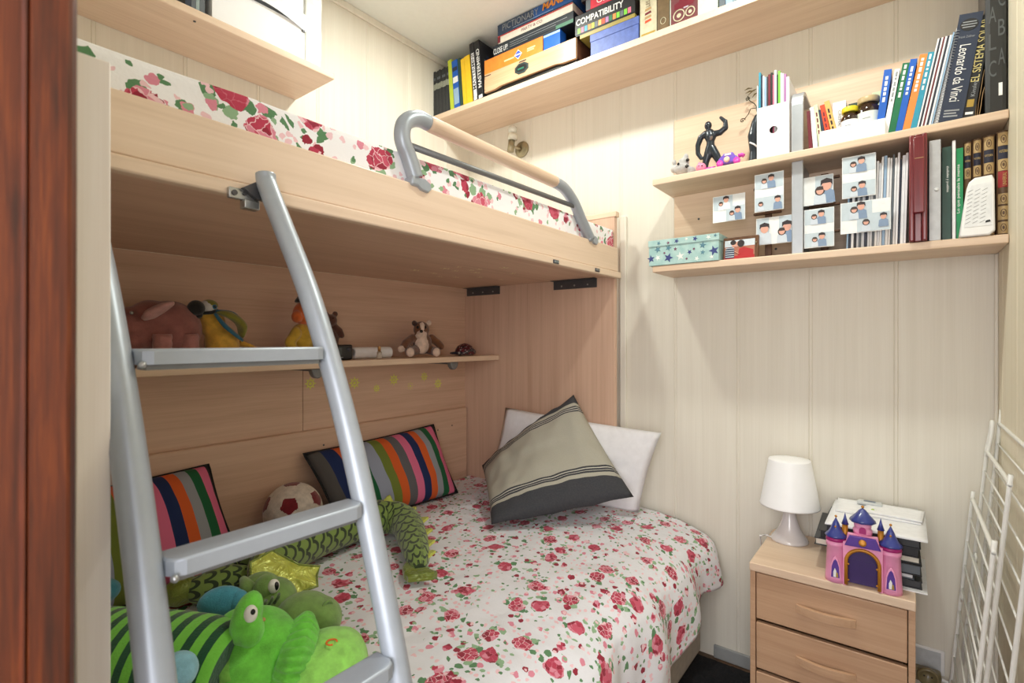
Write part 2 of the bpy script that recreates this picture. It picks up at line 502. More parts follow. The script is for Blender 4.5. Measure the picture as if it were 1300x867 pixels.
mb = MB(); mb.box((XL - .0, .966, 1.555), (XL + .04, .9765, 1.578), steel, .002); part('hook_bracket', mb, lad, 'steel hook bracket')

# ================================================================== TEXTILES
def rose_fabric(name, s, base=S(236, 231, 229)):
    m = NT(name)
    uv = m.coord('UV')
    def warp(scale, amt):
        w_ = m.noise(uv, scale * s, 2)
        nd = m.n('VectorMath', operation='SUBTRACT'); m.set(nd.inputs[0], w_['Color']); nd.inputs[1].default_value = (.5, .5, .5)
        sc = m.n('VectorMath', operation='SCALE'); m.set(sc.inputs[0], nd.outputs[0]); sc.inputs['Scale'].default_value = amt / s
        ad = m.n('VectorMath', operation='ADD'); m.set(ad.inputs[0], uv); m.set(ad.inputs[1], sc.outputs[0])
        return ad.outputs[0]
    w = warp(9, .045); w2 = warp(70, .016)
    less = lambda a, b: m.math('LESS_THAN', a, b)
    great = lambda a, b: m.math('GREATER_THAN', a, b)
    AND = lambda a, b: m.math('MULTIPLY', a, b)
    crimson, red, pink, pale = S(146, 32, 56), S(182, 58, 84), S(216, 136, 156), S(234, 196, 204)
    green, green2 = S(88, 132, 92), S(142, 176, 140)
    col = base
    big = m.vor(w, 7.4 * s, .85); bd = big['Distance']; bsep = m.sep(big['Color'])
    petal = m.vor(w2, 62 * s, 1.0); psep = m.sep(petal['Color'])
    petalE = m.vor(w2, 62 * s, 1.0, feature='DISTANCE_TO_EDGE')['Distance']
    # leaves: small pointed cells in a loose ring around each bloom
    leafv = m.vor(w2, 33 * s, 1.0); lsep = m.sep(leafv['Color'])
    ring = AND(AND(great(bd, .17), less(bd, .37)), AND(great(lsep[0], .56), less(leafv['Distance'], .40)))
    vein = m.math('MULTIPLY', great(lsep[1], .5), 1.0)
    col = m.mix(ring, col, m.mix(vein, green, green2))
    # fine scattered sprigs, buds and leaflets between the blooms
    for sc_, dist, thr, cols in ((27, .25, .70, (pink, crimson)), (40, .25, .68, (pale, green2)), (52, .25, .76, (pale, green))):
        v = m.vor(w2, sc_ * s, 1.0); vs = m.sep(v['Color'])
        col = m.mix(AND(AND(less(v['Distance'], dist), great(vs[0], thr)), great(bd, .22)), col, m.mix(great(vs[1], .62), cols[0], cols[1]))
    # half-open pink buds
    md = m.vor(w2, 13.5 * s, .9); ms_ = m.sep(md['Color'])
    bud = AND(AND(less(m.math('ADD', md['Distance'], m.math('MULTIPLY', petal['Distance'], .12)), .24), great(ms_[0], .66)), great(bd, .2))
    col = m.mix(bud, col, m.ramp(psep[1], [(0, crimson), (.22, red), (.45, pink), (.78, pale)], 'CONSTANT'))
    # the full rose: ragged outline, petals of several tones parted by pale seams
    edge = m.math('ADD', bd, m.math('MULTIPLY', m.math('SUBTRACT', m.noise(uv, 36 * s, 3)[0], .5), .20))
    rose = AND(less(edge, .208), great(bsep[0], .16))
    tone = m.math('ADD', m.math('MULTIPLY', psep[0], .8), m.math('MULTIPLY', bd, .9))
    rc = m.ramp(tone, [(0, crimson), (.30, red), (.62, S(200, 84, 108)), (.76, pink), (.92, pale)], 'CONSTANT')
    rc = m.mix(less(petalE, .045), rc, m.mix(great(bsep[1], .5), S(196, 96, 116), pale))
    col = m.mix(rose, col, rc)
    rib = m.noise(uv, 120 * s, 3)
    m.col(col); m.p(Roughness=.92, Sheen_Weight=.1)
    n3 = m.noise(uv, 14, 4, .6); m.bump(m.math('ADD', n3[0], m.math('MULTIPLY', rib[0], .15)), .45, .008)
    return m.m
roseA = rose_fabric('rose_print_quilt', 1.05, S(224, 225, 232))
roseB = rose_fabric('rose_print_sheet', .80, S(240, 240, 244))

def nz(x, y, z=0.0):
    from mathutils import noise
    return noise.noise(Vector((x, y, z)))

# upper mattress under its printed sheet
mb = MB()
def upper(s, w):
    # closed cross-section in Y/Z swept along X, soft top edge
    x = .188 + (EX - .196) * s
    y0, y1, z0, z1 = 1.006, 1.872, 1.578, 1.748 + .012 * min(1, 2 * s) + .003 * nz(x * 3, 2)
    r = .035
    q = [(y0, z0), (y0 - 0, z0 + .08), (y0, z1 - r * .45), (y0 + r * .1, z1 - r * .12), (y0 + r * .4, z1), ((y0 + y1) / 2, z1 + .01), (y1 - r, z1), (y1, z1 - r), (y1, z0)]
    k = min(int(w * (len(q) - 1)), len(q) - 2); f = w * (len(q) - 1) - k
    y = q[k][0] * (1 - f) + q[k + 1][0] * f; z = q[k][1] * (1 - f) + q[k + 1][1] * f
    if 0 < s < 1: y += .004 * nz(x * 9, z * 14, 3)
    return (x, max(y, 1.0045), z)
arcl = [0]
for i in range(48):
    p0, p1 = Vector(upper(.5, i / 48)), Vector(upper(.5, (i + 1) / 48)); arcl.append(arcl[-1] + (p1 - p0).length)
mb.grid(upper, 90, 48, roseB, uvf=lambda s, w: (s * 1.85, arcl[round(w * 48)]))
um = solo('mattress', mb, 'upper bunk mattress in a white rose-print sheet, behind the guard rail', 'mattress')

# lower divan and its quilt
divm = plain('beige_divan_cloth', S(190, 180, 166), .95, fuzz=.3)
div = thing('divan_bed', 'low beige cloth divan under the bunk, covered by the rose quilt', 'bed', (1.15, 1.25, 0))
mb = MB(); mb.box((.19, .655, .03), (2.10, 1.855, .36), divm, .02, seg=3); part('base', mb, div)
mb = MB(); mb.box((.20, .66, .362), (2.02, 1.85, .52), cotton, .03, seg=3); part('mattress', mb, div)
for x in (.3, 1.1, 1.98):
    for y in (.72, 1.78):
        mb = MB(); mb.cyl((x, y, 0), (x, y, .035), .022, black_p, n=14); part('foot', mb, div)

quilt_prof = [(1.850, .556), (1.70, .562), (1.50, .562), (1.30, .560), (1.10, .556), (.95, .552), (.85, .548), (.76, .541), (.69, .528), (.64, .508), (.605, .478), (.588, .440), (.578, .39), (.572, .33), (.570, .27), (.568, .20), (.566, .12)]
cum = [0]
for (ya, za), (yb, zb) in zip(quilt_prof, quilt_prof[1:]): cum.append(cum[-1] + math.hypot(ya - yb, za - zb))
def hem_z(x):
    P = [(.15, .10), (.9, .13), (1.25, .20), (1.55, .262), (1.72, .30), (1.80, .352), (1.90, .362), (1.99, .352), (2.04, .36), (2.13, .372)]
    for (a, za), (b, zb) in zip(P, P[1:]):
        if a <= x <= b: return za + (zb - za) * (x - a) / (b - a)
    return P[-1][1]
def quilt(s, w):
    x = .185 + (2.128 - .185) * s
    # where does the drop end for this x
    hz = hem_z(x)
    end = cum[-1]
    for i in range(len(quilt_prof) - 1):
        za, zb = quilt_prof[i][1], quilt_prof[i + 1][1]
        if i > 8 and zb <= hz <= za:
            end = cum[i] + (cum[i + 1] - cum[i]) * (za - hz) / (za - zb); break
    d = w * end
    k = 0
    while k < len(cum) - 2 and cum[k + 1] < d: k += 1
    f = (d - cum[k]) / (cum[k + 1] - cum[k])
    y = quilt_prof[k][0] * (1 - f) + quilt_prof[k + 1][0] * f
    z = quilt_prof[k][1] * (1 - f) + quilt_prof[k + 1][1] * f
    drop = max(0, min(1, (.54 - z) / .18))
    y += drop * (.018 * math.sin(x * 21 + 2.2 * nz(x * 3, 1)) + .012 * nz(x * 14, z * 4)) - drop * .006
    top = 1 - drop
    z += top * (.010 * nz(x * 3.2, y * 3.2, 5) + .0055 * nz(x * 9, y * 12, 9) + .0028 * nz(x * 26, y * 22, 1))
    if x > 2.0 and y < .80:   # the corner by the wall sinks a little
        z -= (x - 2.0) * .12 * top * min(1, (.80 - y) * 8)
    if x > 2.06: y += drop * (x - 2.06) * .25
    return (x, y, z)
mb = MB(); mb.grid(quilt, 200, 170, roseA, uvf=lambda s, w: (s * 1.95, w * 1.75))
me = mb.finish('quilt')
ob = solo('quilt', me, 'white rose-print quilt spread over the lower bed and hanging down its front', 'quilt')
sd = ob.modifiers.new('thickness', 'SOLIDIFY'); sd.thickness = .008; sd.offset = -1

# black shaggy rug
rugm = plain('black_shag', S(20, 20, 24), 1, fuzz=1.0)
mb = MB()
def rug(s, w):
    x = .9 + 1.22 * s; y = .412 + .278 * w
    e = min(s, 1 - s, w, 1 - w)
    return (x + .006 * nz(y * 60, x * 60), y + .006 * nz(x * 60, y * 55), .002 + min(1, e * 25) * (.014 + .009 * nz(x * 70, y * 70, 2)))
mb.grid(rug, 110, 70, rugm)
solo('rug', mb, 'black shaggy rug on the floor between the bed and the nightstand', 'rug')

# ------------------------------------------------------------------ cushions
def cushion_mesh(corner, thick, mat, n=28, pinch=.06, uvflip=False, seed=0, wr=.004, welt=None):
    """corner: four 3-D points (u0v0, u1v0, u1v1, u0v1); bilinear sheet plumped on both sides"""
    A, B, C, D = [Vector(p) for p in corner]
    def P(u, v): return (A * (1 - u) + B * u) * (1 - v) + (D * (1 - u) + C * u) * v
    ctr = P(.5, .5)
    N = ((B - A) + (C - D)).cross((D - A) + (C - B)).normalized()
    mb = MB()
    for sg in (1, -1):
        def fn(u, v):
            p = P(u, v)
            a, b = 2 * u - 1, 2 * v - 1
            bul = ((1 - abs(a) ** 2.6) ** .55) * ((1 - abs(b) ** 2.6) ** .55) if abs(a) < 1 and abs(b) < 1 else 0
            # edges draw in between the corners
            p = p + (ctr - p) * pinch * ((1 - a * a) * b * b + (1 - b * b) * a * a)
            w = wr * nz(u * 5 + seed, v * 5, seed) + wr * .6 * nz(u * 12 + seed, v * 9, seed + 3)
            return p + N * (sg * bul * thick / 2 + (w if bul > .02 else 0))
        mb.grid(fn, n, n, mat, uvf=(lambda u, v: (u, v)), flip=(sg < 0))
    bmesh.ops.remove_doubles(mb.bm, verts=mb.bm.verts[:], dist=.0004)
    if welt:
        loop = []
        for t in range(24): loop.append((t / 24, 0))
        for t in range(24): loop.append((1, t / 24))
        for t in range(24): loop.append((1 - t / 24, 1))
        for t in range(24): loop.append((0, 1 - t / 24))
        pts = []
        for u, v in loop:
            p = P(u, v); a, b = 2 * u - 1, 2 * v - 1
            pts.append(p + (ctr - p) * pinch * ((1 - a * a) * b * b + (1 - b * b) * a * a))
        w = MB(); w.tube(pts, .0045, welt, 8, closed=True); return mb, w
    return mb
def stripes(name, cols, axis=0, rough=.9):
    m = NT(name); uv = m.sep(m.coord('UV'))
    m.col(m.ramp(uv[axis], cols, 'CONSTANT')); m.p(Roughness=rough)
    nn_ = m.noise(m.coord('UV', scale=(300, 300, 300)), 1, 2); m.bump(nn_[0], .15, .001)
    return m.m
cg, cb, co, cgr, clb, col_, cdg, cpk, cbl = S(86, 84, 84), S(22, 42, 92), S(214, 96, 40), S(18, 96, 58), S(150, 160, 182), S(112, 128, 52), S(98, 98, 104), S(222, 112, 152), S(28, 28, 30)
seq = [cg, cb, co, cgr, clb, clb, col_, co, cdg, cpk, cb, co, S(150, 156, 166), cgr, cpk, cbl]
wid = [.07, .075, .065, .065, .055, .035, .065, .065, .065, .065, .065, .06, .06, .06, .06, .03]
acc, st = 0, []
for c_, w_ in zip(seq, wid): st.append((acc, c_)); acc += w_ / sum(wid)
strm = stripes('striped_canvas', st)
welt = plain('black_piping', S(26, 26, 28), .9)
def cushion(name, corner, thick, mat, label, cat='cushion', group=None, **k):
    wl = k.get('welt'); r = cushion_mesh(corner, thick, mat, **k)
    mb, w = r if wl else (r, None)
    o = solo(name, mb, label, cat, group)
    if w is not None: part('piping', w, o)
    return o
BZ = .566
# far striped cushion, leaning on the back panel
c1 = [(1.115, 1.66, BZ + .012), (1.735, 1.655, BZ + .008), (1.735, 1.815, .872), (1.07, 1.83, .845)]
cushion('striped_cushion', c1, .15, strm, 'colourful striped cushion standing between the football and the far pillows', group=None, welt=welt, seed=1, pinch=.04)
c2 = [(.20, 1.60, BZ + .014), (.765, 1.66, BZ + .010), (.735, 1.835, .868), (.20, 1.80, .86)]
cushion('striped_cushion', c2, .17, strm, 'colourful striped cushion half hidden behind the left ladder rail', group=None, welt=welt, seed=4, pinch=.04)
# white pillow against the end wall
wp = [(1.88, 1.60, .578), (1.975, .87, .576), (2.018, .79, .905), (1.955, 1.545, .955)]
cushion('pillow', wp, .10, cotton, 'white pillow leaning on the end panel behind the grey cushion', 'pillow', seed=9, wr=.008, pinch=.03)
def grey_cushion_mat():
    nvy, gry, lt = S(46, 48, 58), S(176, 173, 160), S(206, 203, 192)
    st = [(0, nvy), (.155, gry), (.185, nvy), (.20, lt), (.206, nvy), (.222, lt), (.228, nvy), (.245, gry), (.80, nvy), (.815, lt), (.821, nvy), (.838, lt), (.844, nvy), (.86, gry), (.895, nvy)]
    m = NT('grey_banded_cloth'); uv = m.sep(m.coord('UV'))
    c = m.ramp(uv[1], st, 'CONSTANT')
    f = m.noise(m.coord('UV', scale=(90, 90, 90)), 1, 3)
    m.col(m.mix(m.math('MULTIPLY', f[0], .25), c, S(120, 120, 112))); m.p(Roughness=.95)
    m.bump(f[0], .2, .001); return m.m
gc = [(1.477, 1.235, .590), (1.86, .838, .675), (2.0, 1.19, 1.035), (1.85, 1.605, .685)]
cushion('cushion', gc, .17, grey_cushion_mat(), 'large grey cushion with dark navy end bands leaning on the white pillow', seed=12, wr=.011, pinch=.03, n=36)
# ================================================================== SOFT TOYS ON THE LOWER BED
def restS(me, z):
    mn = min(v.co.z for v in me.vertices); mx = max(v.co.z for v in me.vertices); k = (mx - z) / (mx - mn)
    for v in me.vertices: v.co.z = mx - (mx - v.co.z) * k
    return me
def rest(me, z):
    mn = min(v.co.z for v in me.vertices); me.transform(Matrix.Translation((0, 0, z - mn))); return me
def b(u, v, z): return WZ(u, v, z)
felt_w = plush('cream_felt', S(222, 212, 202)); felt_r = plush('dark_red_felt', S(128, 26, 40))
# football
phi = (1 + 5 ** .5) / 2
ico = [Vector(p).normalized() for s in (1, -1) for t in (phi, -phi) for p in ((0, s, t), (s, t, 0), (t, 0, s))]
rotm = Matrix.Rotation(.62, 3, 'Z') @ Matrix.Rotation(.50, 3, 'X')
ico = [rotm @ v for v in ico]
bc = Vector((.985, 1.752, BZ + .100))
def inpent(d):
    for v in ico:
        if d.dot(v) > .8:
            nb = [n for n in ico if .3 < n.dot(v) < .6]
            if all(d.dot((n - v * n.dot(v)).normalized()) / d.dot(v) < .265 for n in nb): return True
    return False
mb = MB()
def sph(s, w):
    th = PI * (.002 + .996 * s); ph = 2 * PI * w
    return bc + Vector((math.sin(th) * math.cos(ph), math.sin(th) * math.sin(ph), math.cos(th))) * .1
mb.grid(sph, 90, 160, felt_w, cv=True, capu=True, matf=lambda f: felt_r if inpent((f.calc_center_median() - bc).normalized()) else felt_w)
solo('football', mb, 'small white plush football with dark red pentagons behind the second ladder rung', 'ball')

# --- green dragon
def scale_cloth(name, light, dark, nu, nv):
    m = NT(name); s = m.sep(m.coord('UV', scale=(nu, nv, 1)))
    r = m.math('FLOOR', s[0]); fr = m.math('FRACT', s[0])
    off = m.math('MULTIPLY', m.math('MODULO', r, 2.0), .5)
    x = m.math('SUBTRACT', m.math('FRACT', m.math('ADD', s[1], off)), .5)
    d = m.math('SQRT', m.math('ADD', m.math('MULTIPLY', m.math('MULTIPLY', x, x), 2.4), m.math('MULTIPLY', fr, fr)))
    k = m.math('MULTIPLY', m.math('GREATER_THAN', d, .48), m.math('LESS_THAN', d, .80))
    n_ = m.noise(m.coord('Object'), 30, 3)
    m.col(m.mix(k, m.mix(n_[0], light, tuple(c * .75 for c in light[:3]) + (1,)), dark)); m.p(Roughness=.85, Sheen_Weight=.3)
    m.bump(m.math('SUBTRACT', 1.0, k), .4, .003); return m.m
scal = scale_cloth('dragon_scale_cloth', S(128, 154, 74), S(40, 56, 28), 30, 8)
sage = plush('sage_plush', S(118, 152, 78)); sage_d = plush('dark_sage_plush', S(60, 84, 40))
def satin(name, c):
    m = NT(name); v = m.coord('Object')
    n_ = m.noise(v, 26, 3, .6, 1.2); m.col(m.ramp(n_[0], [(.3, tuple(x * .75 for x in c[:3]) + (1,)), (.7, c)]))
    m.p(Roughness=.28, Metallic=.15, Sheen_Weight=.2); m.bump(n_[0], .6, .02); return m.m
sat = satin('lime_satin', S(204, 212, 92)); sat_d = satin('moss_satin', S(124, 140, 52))
eye_w = plain('eye_white', S(236, 234, 228), .3); eye_k = plain('eye_black', S(14, 14, 16), .2)

dr = thing('plush_dragon', 'long green scaly plush dragon stretched across the quilt, tail tip hanging right', 'soft toy', b(380, 740, BZ))
main = [(322, 740, .645), (345, 712, .650), (390, 686, .648), (440, 667, .640), (486, 656, .632), (513, 662, .622), (524, 684, .610), (530, 706, .602), (533, 722, .596)]
mp = smoothpath([b(*p) for p in main], 10)
rad = lerpl([.008, .056, .066, .066, .062, .058, .054, .048, .038, .016], len(mp))
mb = MB(); mb.tube(mp, rad, scal, 22); part('body', mb, dr)
up = smoothpath([b(*p) for p in ((272, 722, .615), (300, 706, .635), (345, 687, .665), (400, 668, .672))], 10)
mb = MB(); mb.tube(up, lerpl([.006, .044, .052, .052, .034, .006], len(up)), scal, 18); part('arm', mb, dr)
lg = smoothpath([b(*p) for p in ((228, 752, .600), (262, 746, .606), (300, 735, .612), (330, 728, .62))], 8)
mb = MB(); mb.tube(lg, lerpl([.008, .034, .042, .044, .030, .006], len(lg)), scal, 18); part('leg', mb, dr)
mb = MB(); q = b(229, 752, .603)
mb.tube([q + Vector((-.045, .012, -.002)), q + Vector((-.012, .004, 0)), q + Vector((.02, -.006, .006)), q + Vector((.04, -.012, .004))], [.018, .036, .036, .022], sat_d, 14)
mb.ell(q + Vector((-.05, .012, .012)), (.008, .018, .034), sat_d); part('paw', mb, dr, 'shiny moss green paw')
# belly strip
# tail spade
tipc = b(529, 727, .585)
ex = (b(545, 722, .585) - b(510, 716, .585)).normalized(); ey = (b(528, 712, .585) - b(528, 738, .585)).normalized()
mb = MB()
mb.prism([(0, .030), (-.020, .014), (-.058, .036), (-.050, .0), (-.022, -.034), (0, -.048), (.024, -.034), (.060, -.010), (.064, .010), (.030, .006), (.016, .020)], frame(tipc - Vector((0, 0, .008)), ex, ey), .022, sat_d, .006)
part('tail_tip', mb, dr, 'shiny moss green spade tail tip')
for i in range(6, len(mp) - 8, 6):
    t = (mp[i + 1] - mp[i - 1]).normalized(); side = t.cross(Vector((0, 0, 1))).normalized()
    outw = (Vector((0, 0, 1)) * (1 if i < 44 else .35) + side * (0 if i < 44 else -.9)).normalized()
    base = mp[i] + outw * (rad[i] - .004)
    mb = MB(); F = frame(base - t.cross(outw) * .004, t, outw)
    mb.prism([(-.020, 0), (.020, 0), (.004, .026), (-.006, .020)], F, .008, sat, .002)
    part('spine', mb, dr, 'pale green satin back spine')
# satin wing fan
wp_ = [(318, 714, .705), (345, 699, .712), (362, 708, .690), (380, 717, .672), (406, 719, .655), (402, 731, .640), (403, 744, .628), (386, 750, .622), (374, 761, .615), (349, 759, .632), (318, 747, .655)]
W3 = [b(*p) for p in wp_]; cen = sum(W3, Vector()) / len(W3)
nrm = Vector((-.62, -.55, .55)).normalized()
mb = MB(); n_ = len(W3); RINGS = 7
for sg in (1, -1):
    def fanf(s, w):
        i = int(w * n_ * 4 + 1e-6) % (n_ * 4); a_, f_ = i // 4, (i % 4) / 4
        e = W3[a_].lerp(W3[(a_ + 1) % n_], f_)
        puff = (1 - s ** 3) * .008 + .004 * nz(e.x * 40 * s, e.y * 40 * s, e.z * 30) * (1 - s ** 6)
        return cen.lerp(e, max(s, .01)) + nrm * sg * puff
    mb.grid(fanf, RINGS, n_ * 4, sat, cv=True, flip=sg < 0)
mb.tube(W3, .0035, sat_d, 8, closed=True)
part('wing', mb, dr, 'lime satin wing')
# head
hd = [(b(346, 762, .665), (.052, .052, .048), sage), (b(385, 784, .650), (.064, .056, .052), sage), (b(404, 786, .642), (.050, .050, .046), sage), (b(330, 752, .645), (.050, .050, .045), sage)]
me = blob(hd, .006, 8); hdp = part('head', me, dr, 'plain sage green head with round muzzle')
me = blob([(b(338, 747, .702), (.026, .026, .030), sage)], .005, 2); part('brow', me, hdp)
q = b(342, 744, .710); cam = (Vector((0, 0, EYE)) - q).normalized()
mb = MB(); mb.ell(q + cam * .018 + Vector((.010, 0, -.004)), (.013, .013, .016), eye_w); mb.ell(q + cam * .029 + Vector((.016, 0, -.006)), (.006, .006, .010), eye_k); part('eye', mb, hdp)
mb = MB(); q = b(314, 746, .700); mb.tube([b(322, 760, .685), q, b(308, 734, .715)], [.013, .018, .008], sage, 12); part('ear', mb, hdp)
mb = MB(); q = b(417, 771, .676); mb.tube([q + Vector((.012 * math.cos(a_ * .5236), .004, .012 * math.sin(a_ * .5236))) for a_ in range(12)], .0035, sage, 8, closed=True); part('nostril', mb, hdp)
mb = MB()
for k in range(3):
    q0, q1 = b(330 + k * 9, 776 - k * 5, .69), b(338 + k * 8, 762 - k * 4, .705)
    mb.tube([q0, q0.lerp(q1, .5) + Vector((0, -.008, .006)), q1], .0035, sage_d, 8)
part('stripes', mb, hdp, 'dark green cheek stripes')

# --- striped frog
lime = plush('lime_plush', S(112, 206, 66)); lime_p = plush('pale_lime_plush', S(150, 218, 96)); olive = plush('soft_lime_plush', S(120, 184, 68))
blue_f = plush('blue_plush', S(76, 158, 184)); blue_l = plush('pale_blue_plush', S(140, 196, 216))
def frogstripe():
    m = NT('lime_and_bottle_green_stripes'); u = m.sep(m.coord('UV'))[0]
    f = m.math('FRACT', m.math('MULTIPLY', u, 31.0))
    n_ = m.noise(m.coord('Object'), 60, 3)
    m.col(m.mix(m.math('LESS_THAN', f, .46), m.mix(n_[0], S(104, 186, 56), S(124, 206, 72)), S(14, 74, 44))); m.p(Roughness=.95, Sheen_Weight=.3)
    n2 = m.noise(m.coord('Object'), 240, 3); m.bump(n2[0], .5, .003); return m.m
fs = frogstripe()
fr = thing('plush_frog', 'bright lime plush frog with dark striped body and blue feet at lower left', 'soft toy', (.40, 1.1, BZ))
ax = smoothpath([(.215, 1.385, .655), (.235, 1.35, .658), (.315, 1.205, .660), (.385, 1.085, .660), (.425, 1.02, .657), (.440, .995, .655)], 8)
mb = MB(); mb.tube(ax, lerpl([.02, .078, .096, .098, .096, .088, .075], len(ax)), fs, 30); part('body', mb, fr, 'lime and bottle green striped body')
H = b(326, 830, .660)
hs = [(H, (.078, .078, .085), lime), (b(345, 815, .690), (.050, .050, .045), lime), (b(318, 858, .645), (.060, .06, .06), lime), (b(300, 808, .69), (.04, .04, .05), lime)]
fh = part('head', blob(hs, .006, 8), fr, 'bright lime head')
fe_ = part('eye_stalk', blob([(b(313, 784, .755), (.024, .024, .046), lime, Matrix.Rotation(.35, 3, 'Y')), (b(318, 800, .735), (.022, .022, .03), lime)], .005, 3), fh)
q = b(315, 780, .762); cam = (Vector((0, 0, EYE)) - q).normalized()
mb = MB(); mb.ell(q + cam * .020 + Vector((.004, -.002, 0)), (.012, .012, .016), eye_w); mb.ell(q + cam * .031 + Vector((.007, -.004, .003)), (.0042, .0042, .0052), eye_k); part('eye', mb, fe_)
mb = MB(); mb.ell(b(333, 787, .748), (.006, .006, .004), pinkl_ := plain('pink_stitch', S(190, 150, 96), .8)); part('nostril', mb, fh)
# gathered ruffle: radially pleated ring between head and lobe
r0, r1 = b(352, 835, .66), b(392, 842, .640)
dirv = (r1 - r0).normalized(); fa = Vector((0, 0, 1)); fb = dirv.cross(fa).normalized(); fa = fb.cross(dirv)
mb = MB()
def ruf(s, w):
    a_ = 2 * PI * w; p = r0.lerp(r1, s)
    rr = .060 + .022 * math.sin(PI * s) + .0055 * math.sin(30 * a_ / 2 * 2 + 5 * s) * math.sin(PI * s) ** .5 + .004 * nz(a_ * 3, s * 4)
    v = p + (fa * math.cos(a_) + fb * math.sin(a_)) * rr
    return v if v.z > BZ + .004 else Vector((v.x, v.y, BZ + .004))
mb.grid(ruf, 14, 120, lime, cv=True, capu=True); part('ruffle', mb, fr, 'gathered lime ruffle')
lobe = [(b(418, 842, .628), (.074, .074, .060), lime_p), (b(400, 858, .628), (.06, .06, .055), lime_p), (b(432, 828, .618), (.048, .048, .045), lime_p)]
lb = part('hood', blob(lobe, .006, 8), fr, 'pale lime soft hood')
orange_t = plain('orange_thread', S(226, 110, 40), .7)
q = b(421, 817, .686); mb = MB(); mb.tube([q + Vector((.010 * math.cos(t), .010 * math.sin(t), .003)) for t in [a_ * .55 - .6 for a_ in range(10)]], .0018, orange_t, 6); part('mark', mb, lb, 'small orange stitched arc')
mb = MB(); q = b(292, 848, .665); mb.tube([b(300, 838, .68), q + Vector((-.01, -.02, 0)), b(284, 866, .65)], [.024, .034, .022], olive, 16); part('arm', mb, fr)
mb = MB(); q = b(281, 764, .690); mb.ell(q, (.048, .026, .034), blue_f, M=Matrix.Rotation(-.45, 3, 'Z')); mb.ell(q + Vector((.028, -.022, -.004)), (.022, .02, .026), blue_f); part('foot', mb, fr, 'blue plush foot')
mb = MB(); mb.ell(b(226, 852, .735), (.030, .028, .030), blue_l); mb.ell(b(200, 864, .73), (.03, .03, .02), blue_l); part('foot', mb, fr, 'pale blue plush foot')
mb = MB(); mb.ell(b(128, 752, .67), (.040, .03, .03), blue_f); part('foot', mb, fr, 'blue plush foot')

# ================================================================== TOYS ON THE BUNK SHELF
SZ = 1.2056
pinkp = plush('dusty_pink_plush', S(150, 94, 88)); pinkl = plush('pale_pink_plush', S(196, 146, 142)); pinkr = plush('pink_ribbed_plush', S(176, 118, 112))
def sh(u, v, y=1.745): return WY(u, v, y)
el = thing('plush_elephant', 'dusty pink plush elephant with flopped ear behind the top ladder rung', 'soft toy', (.55, 1.745, SZ))
me = blob([(sh(215, 412), (.085, .060, .068), pinkp), (sh(192, 409), (.064, .060, .062), pinkp), (sh(166, 414), (.060, .055, .056), pinkp), (sh(150, 425), (.042, .04, .036), pinkp),
           ('t', [sh(152, 430), sh(136, 437, 1.74), sh(124, 440, 1.74)], [.026, .02, .016], pinkp)], .006, 6)
me = restS(me, SZ + .012); part('body', me, el)
for u0, u1, yy in ((206, 206, 1.685), (240, 243, 1.70), (236, 240, 1.79), (186, 186, 1.80)):
    mb = MB(); t0, t1 = sh(u0, 424, yy), sh(u1, 446, yy); t1.z = SZ
    pts = [t0.lerp(t1, k / 10) for k in range(11)]
    mb.tube(pts, [.023 + (.0022 if k % 2 else 0) for k in range(11)], pinkr, 16); part('leg', mb, el, 'ribbed pink leg')
mb = MB(); pts = smoothpath([sh(182, 405, 1.695), sh(198, 395, 1.68), (sh(220, 385, 1.685))], 5)
mb.tube(pts, lerpl([.012, .030, .026, .010], len(pts)), pinkl, 14, flat=.5); part('ear', mb, el, 'pale satin-lined ear')
mb = MB(); mb.ell(sh(167, 397, 1.70), .005, steel); part('eye', mb, el)

yel = plush('yellow_plush', S(222, 172, 66)); whp = plush('white_plush', S(214, 212, 210)); bkp = plush('black_plush', S(22, 22, 24)); blp = plush('teal_blue_plush', S(40, 104, 132)); gnp = plush('olive_plush', S(138, 134, 48))
pa = thing('plush_parrot', 'yellow plush parrot with blue wings and a big black beak', 'soft toy', (.75, 1.745, SZ))
me = blob([(sh(282, 430), (.048, .046, .054), yel, Matrix.Rotation(-.3, 3, 'Y')), (sh(270, 408), (.033, .036, .040), yel), (sh(264, 397), (.025, .026, .022), yel)], .005, 5)
pb = part('body', restS(me, SZ), pa, 'yellow plush body')
hd_ = sh(264, 391, 1.735); mb = MB(); mb.ell(hd_, (.027, .027, .025), whp); mb.ell(hd_ + Vector((.004, .002, .008)), (.0245, .0275, .019), gnp); ph_ = part('head', mb, pa, 'white face with green crown')
mb = MB(); mb.ell(sh(249, 391, 1.715), (.024, .022, .024), bkp); mb.ell(sh(251, 399, 1.72), (.014, .014, .013), bkp); part('beak', mb, ph_, 'large black beak')
mb = MB(); q = hd_ + Vector((.009, -.0245, .003)); mb.ell(q, (.0075, .004, .0075), blp); mb.ell(q + Vector((0, -.003, 0)), (.0035, .003, .0035), eye_k); part('eye', mb, ph_)
mb = MB(); mb.tube([hd_ + Vector((-.022, -.020, -.018)), hd_ + Vector((0, -.029, -.015)), hd_ + Vector((.02, -.018, -.006))], .005, bkp, 8); part('chin_band', mb, ph_, 'black chin band')
mb = MB(); pts = smoothpath([sh(274, 396, 1.725), sh(292, 400, 1.70), sh(306, 412, 1.705), sh(306, 428, 1.72)], 5); mb.tube(pts, lerpl([.014, .032, .034, .012], len(pts)), gnp, 14, flat=.4)
mb.tube(smoothpath([sh(274, 395, 1.71), sh(296, 398, 1.69), sh(308, 412, 1.695), sh(309, 425, 1.71)], 5), .0055, blp, 8); part('wing', mb, pa, 'olive wing edged in blue')
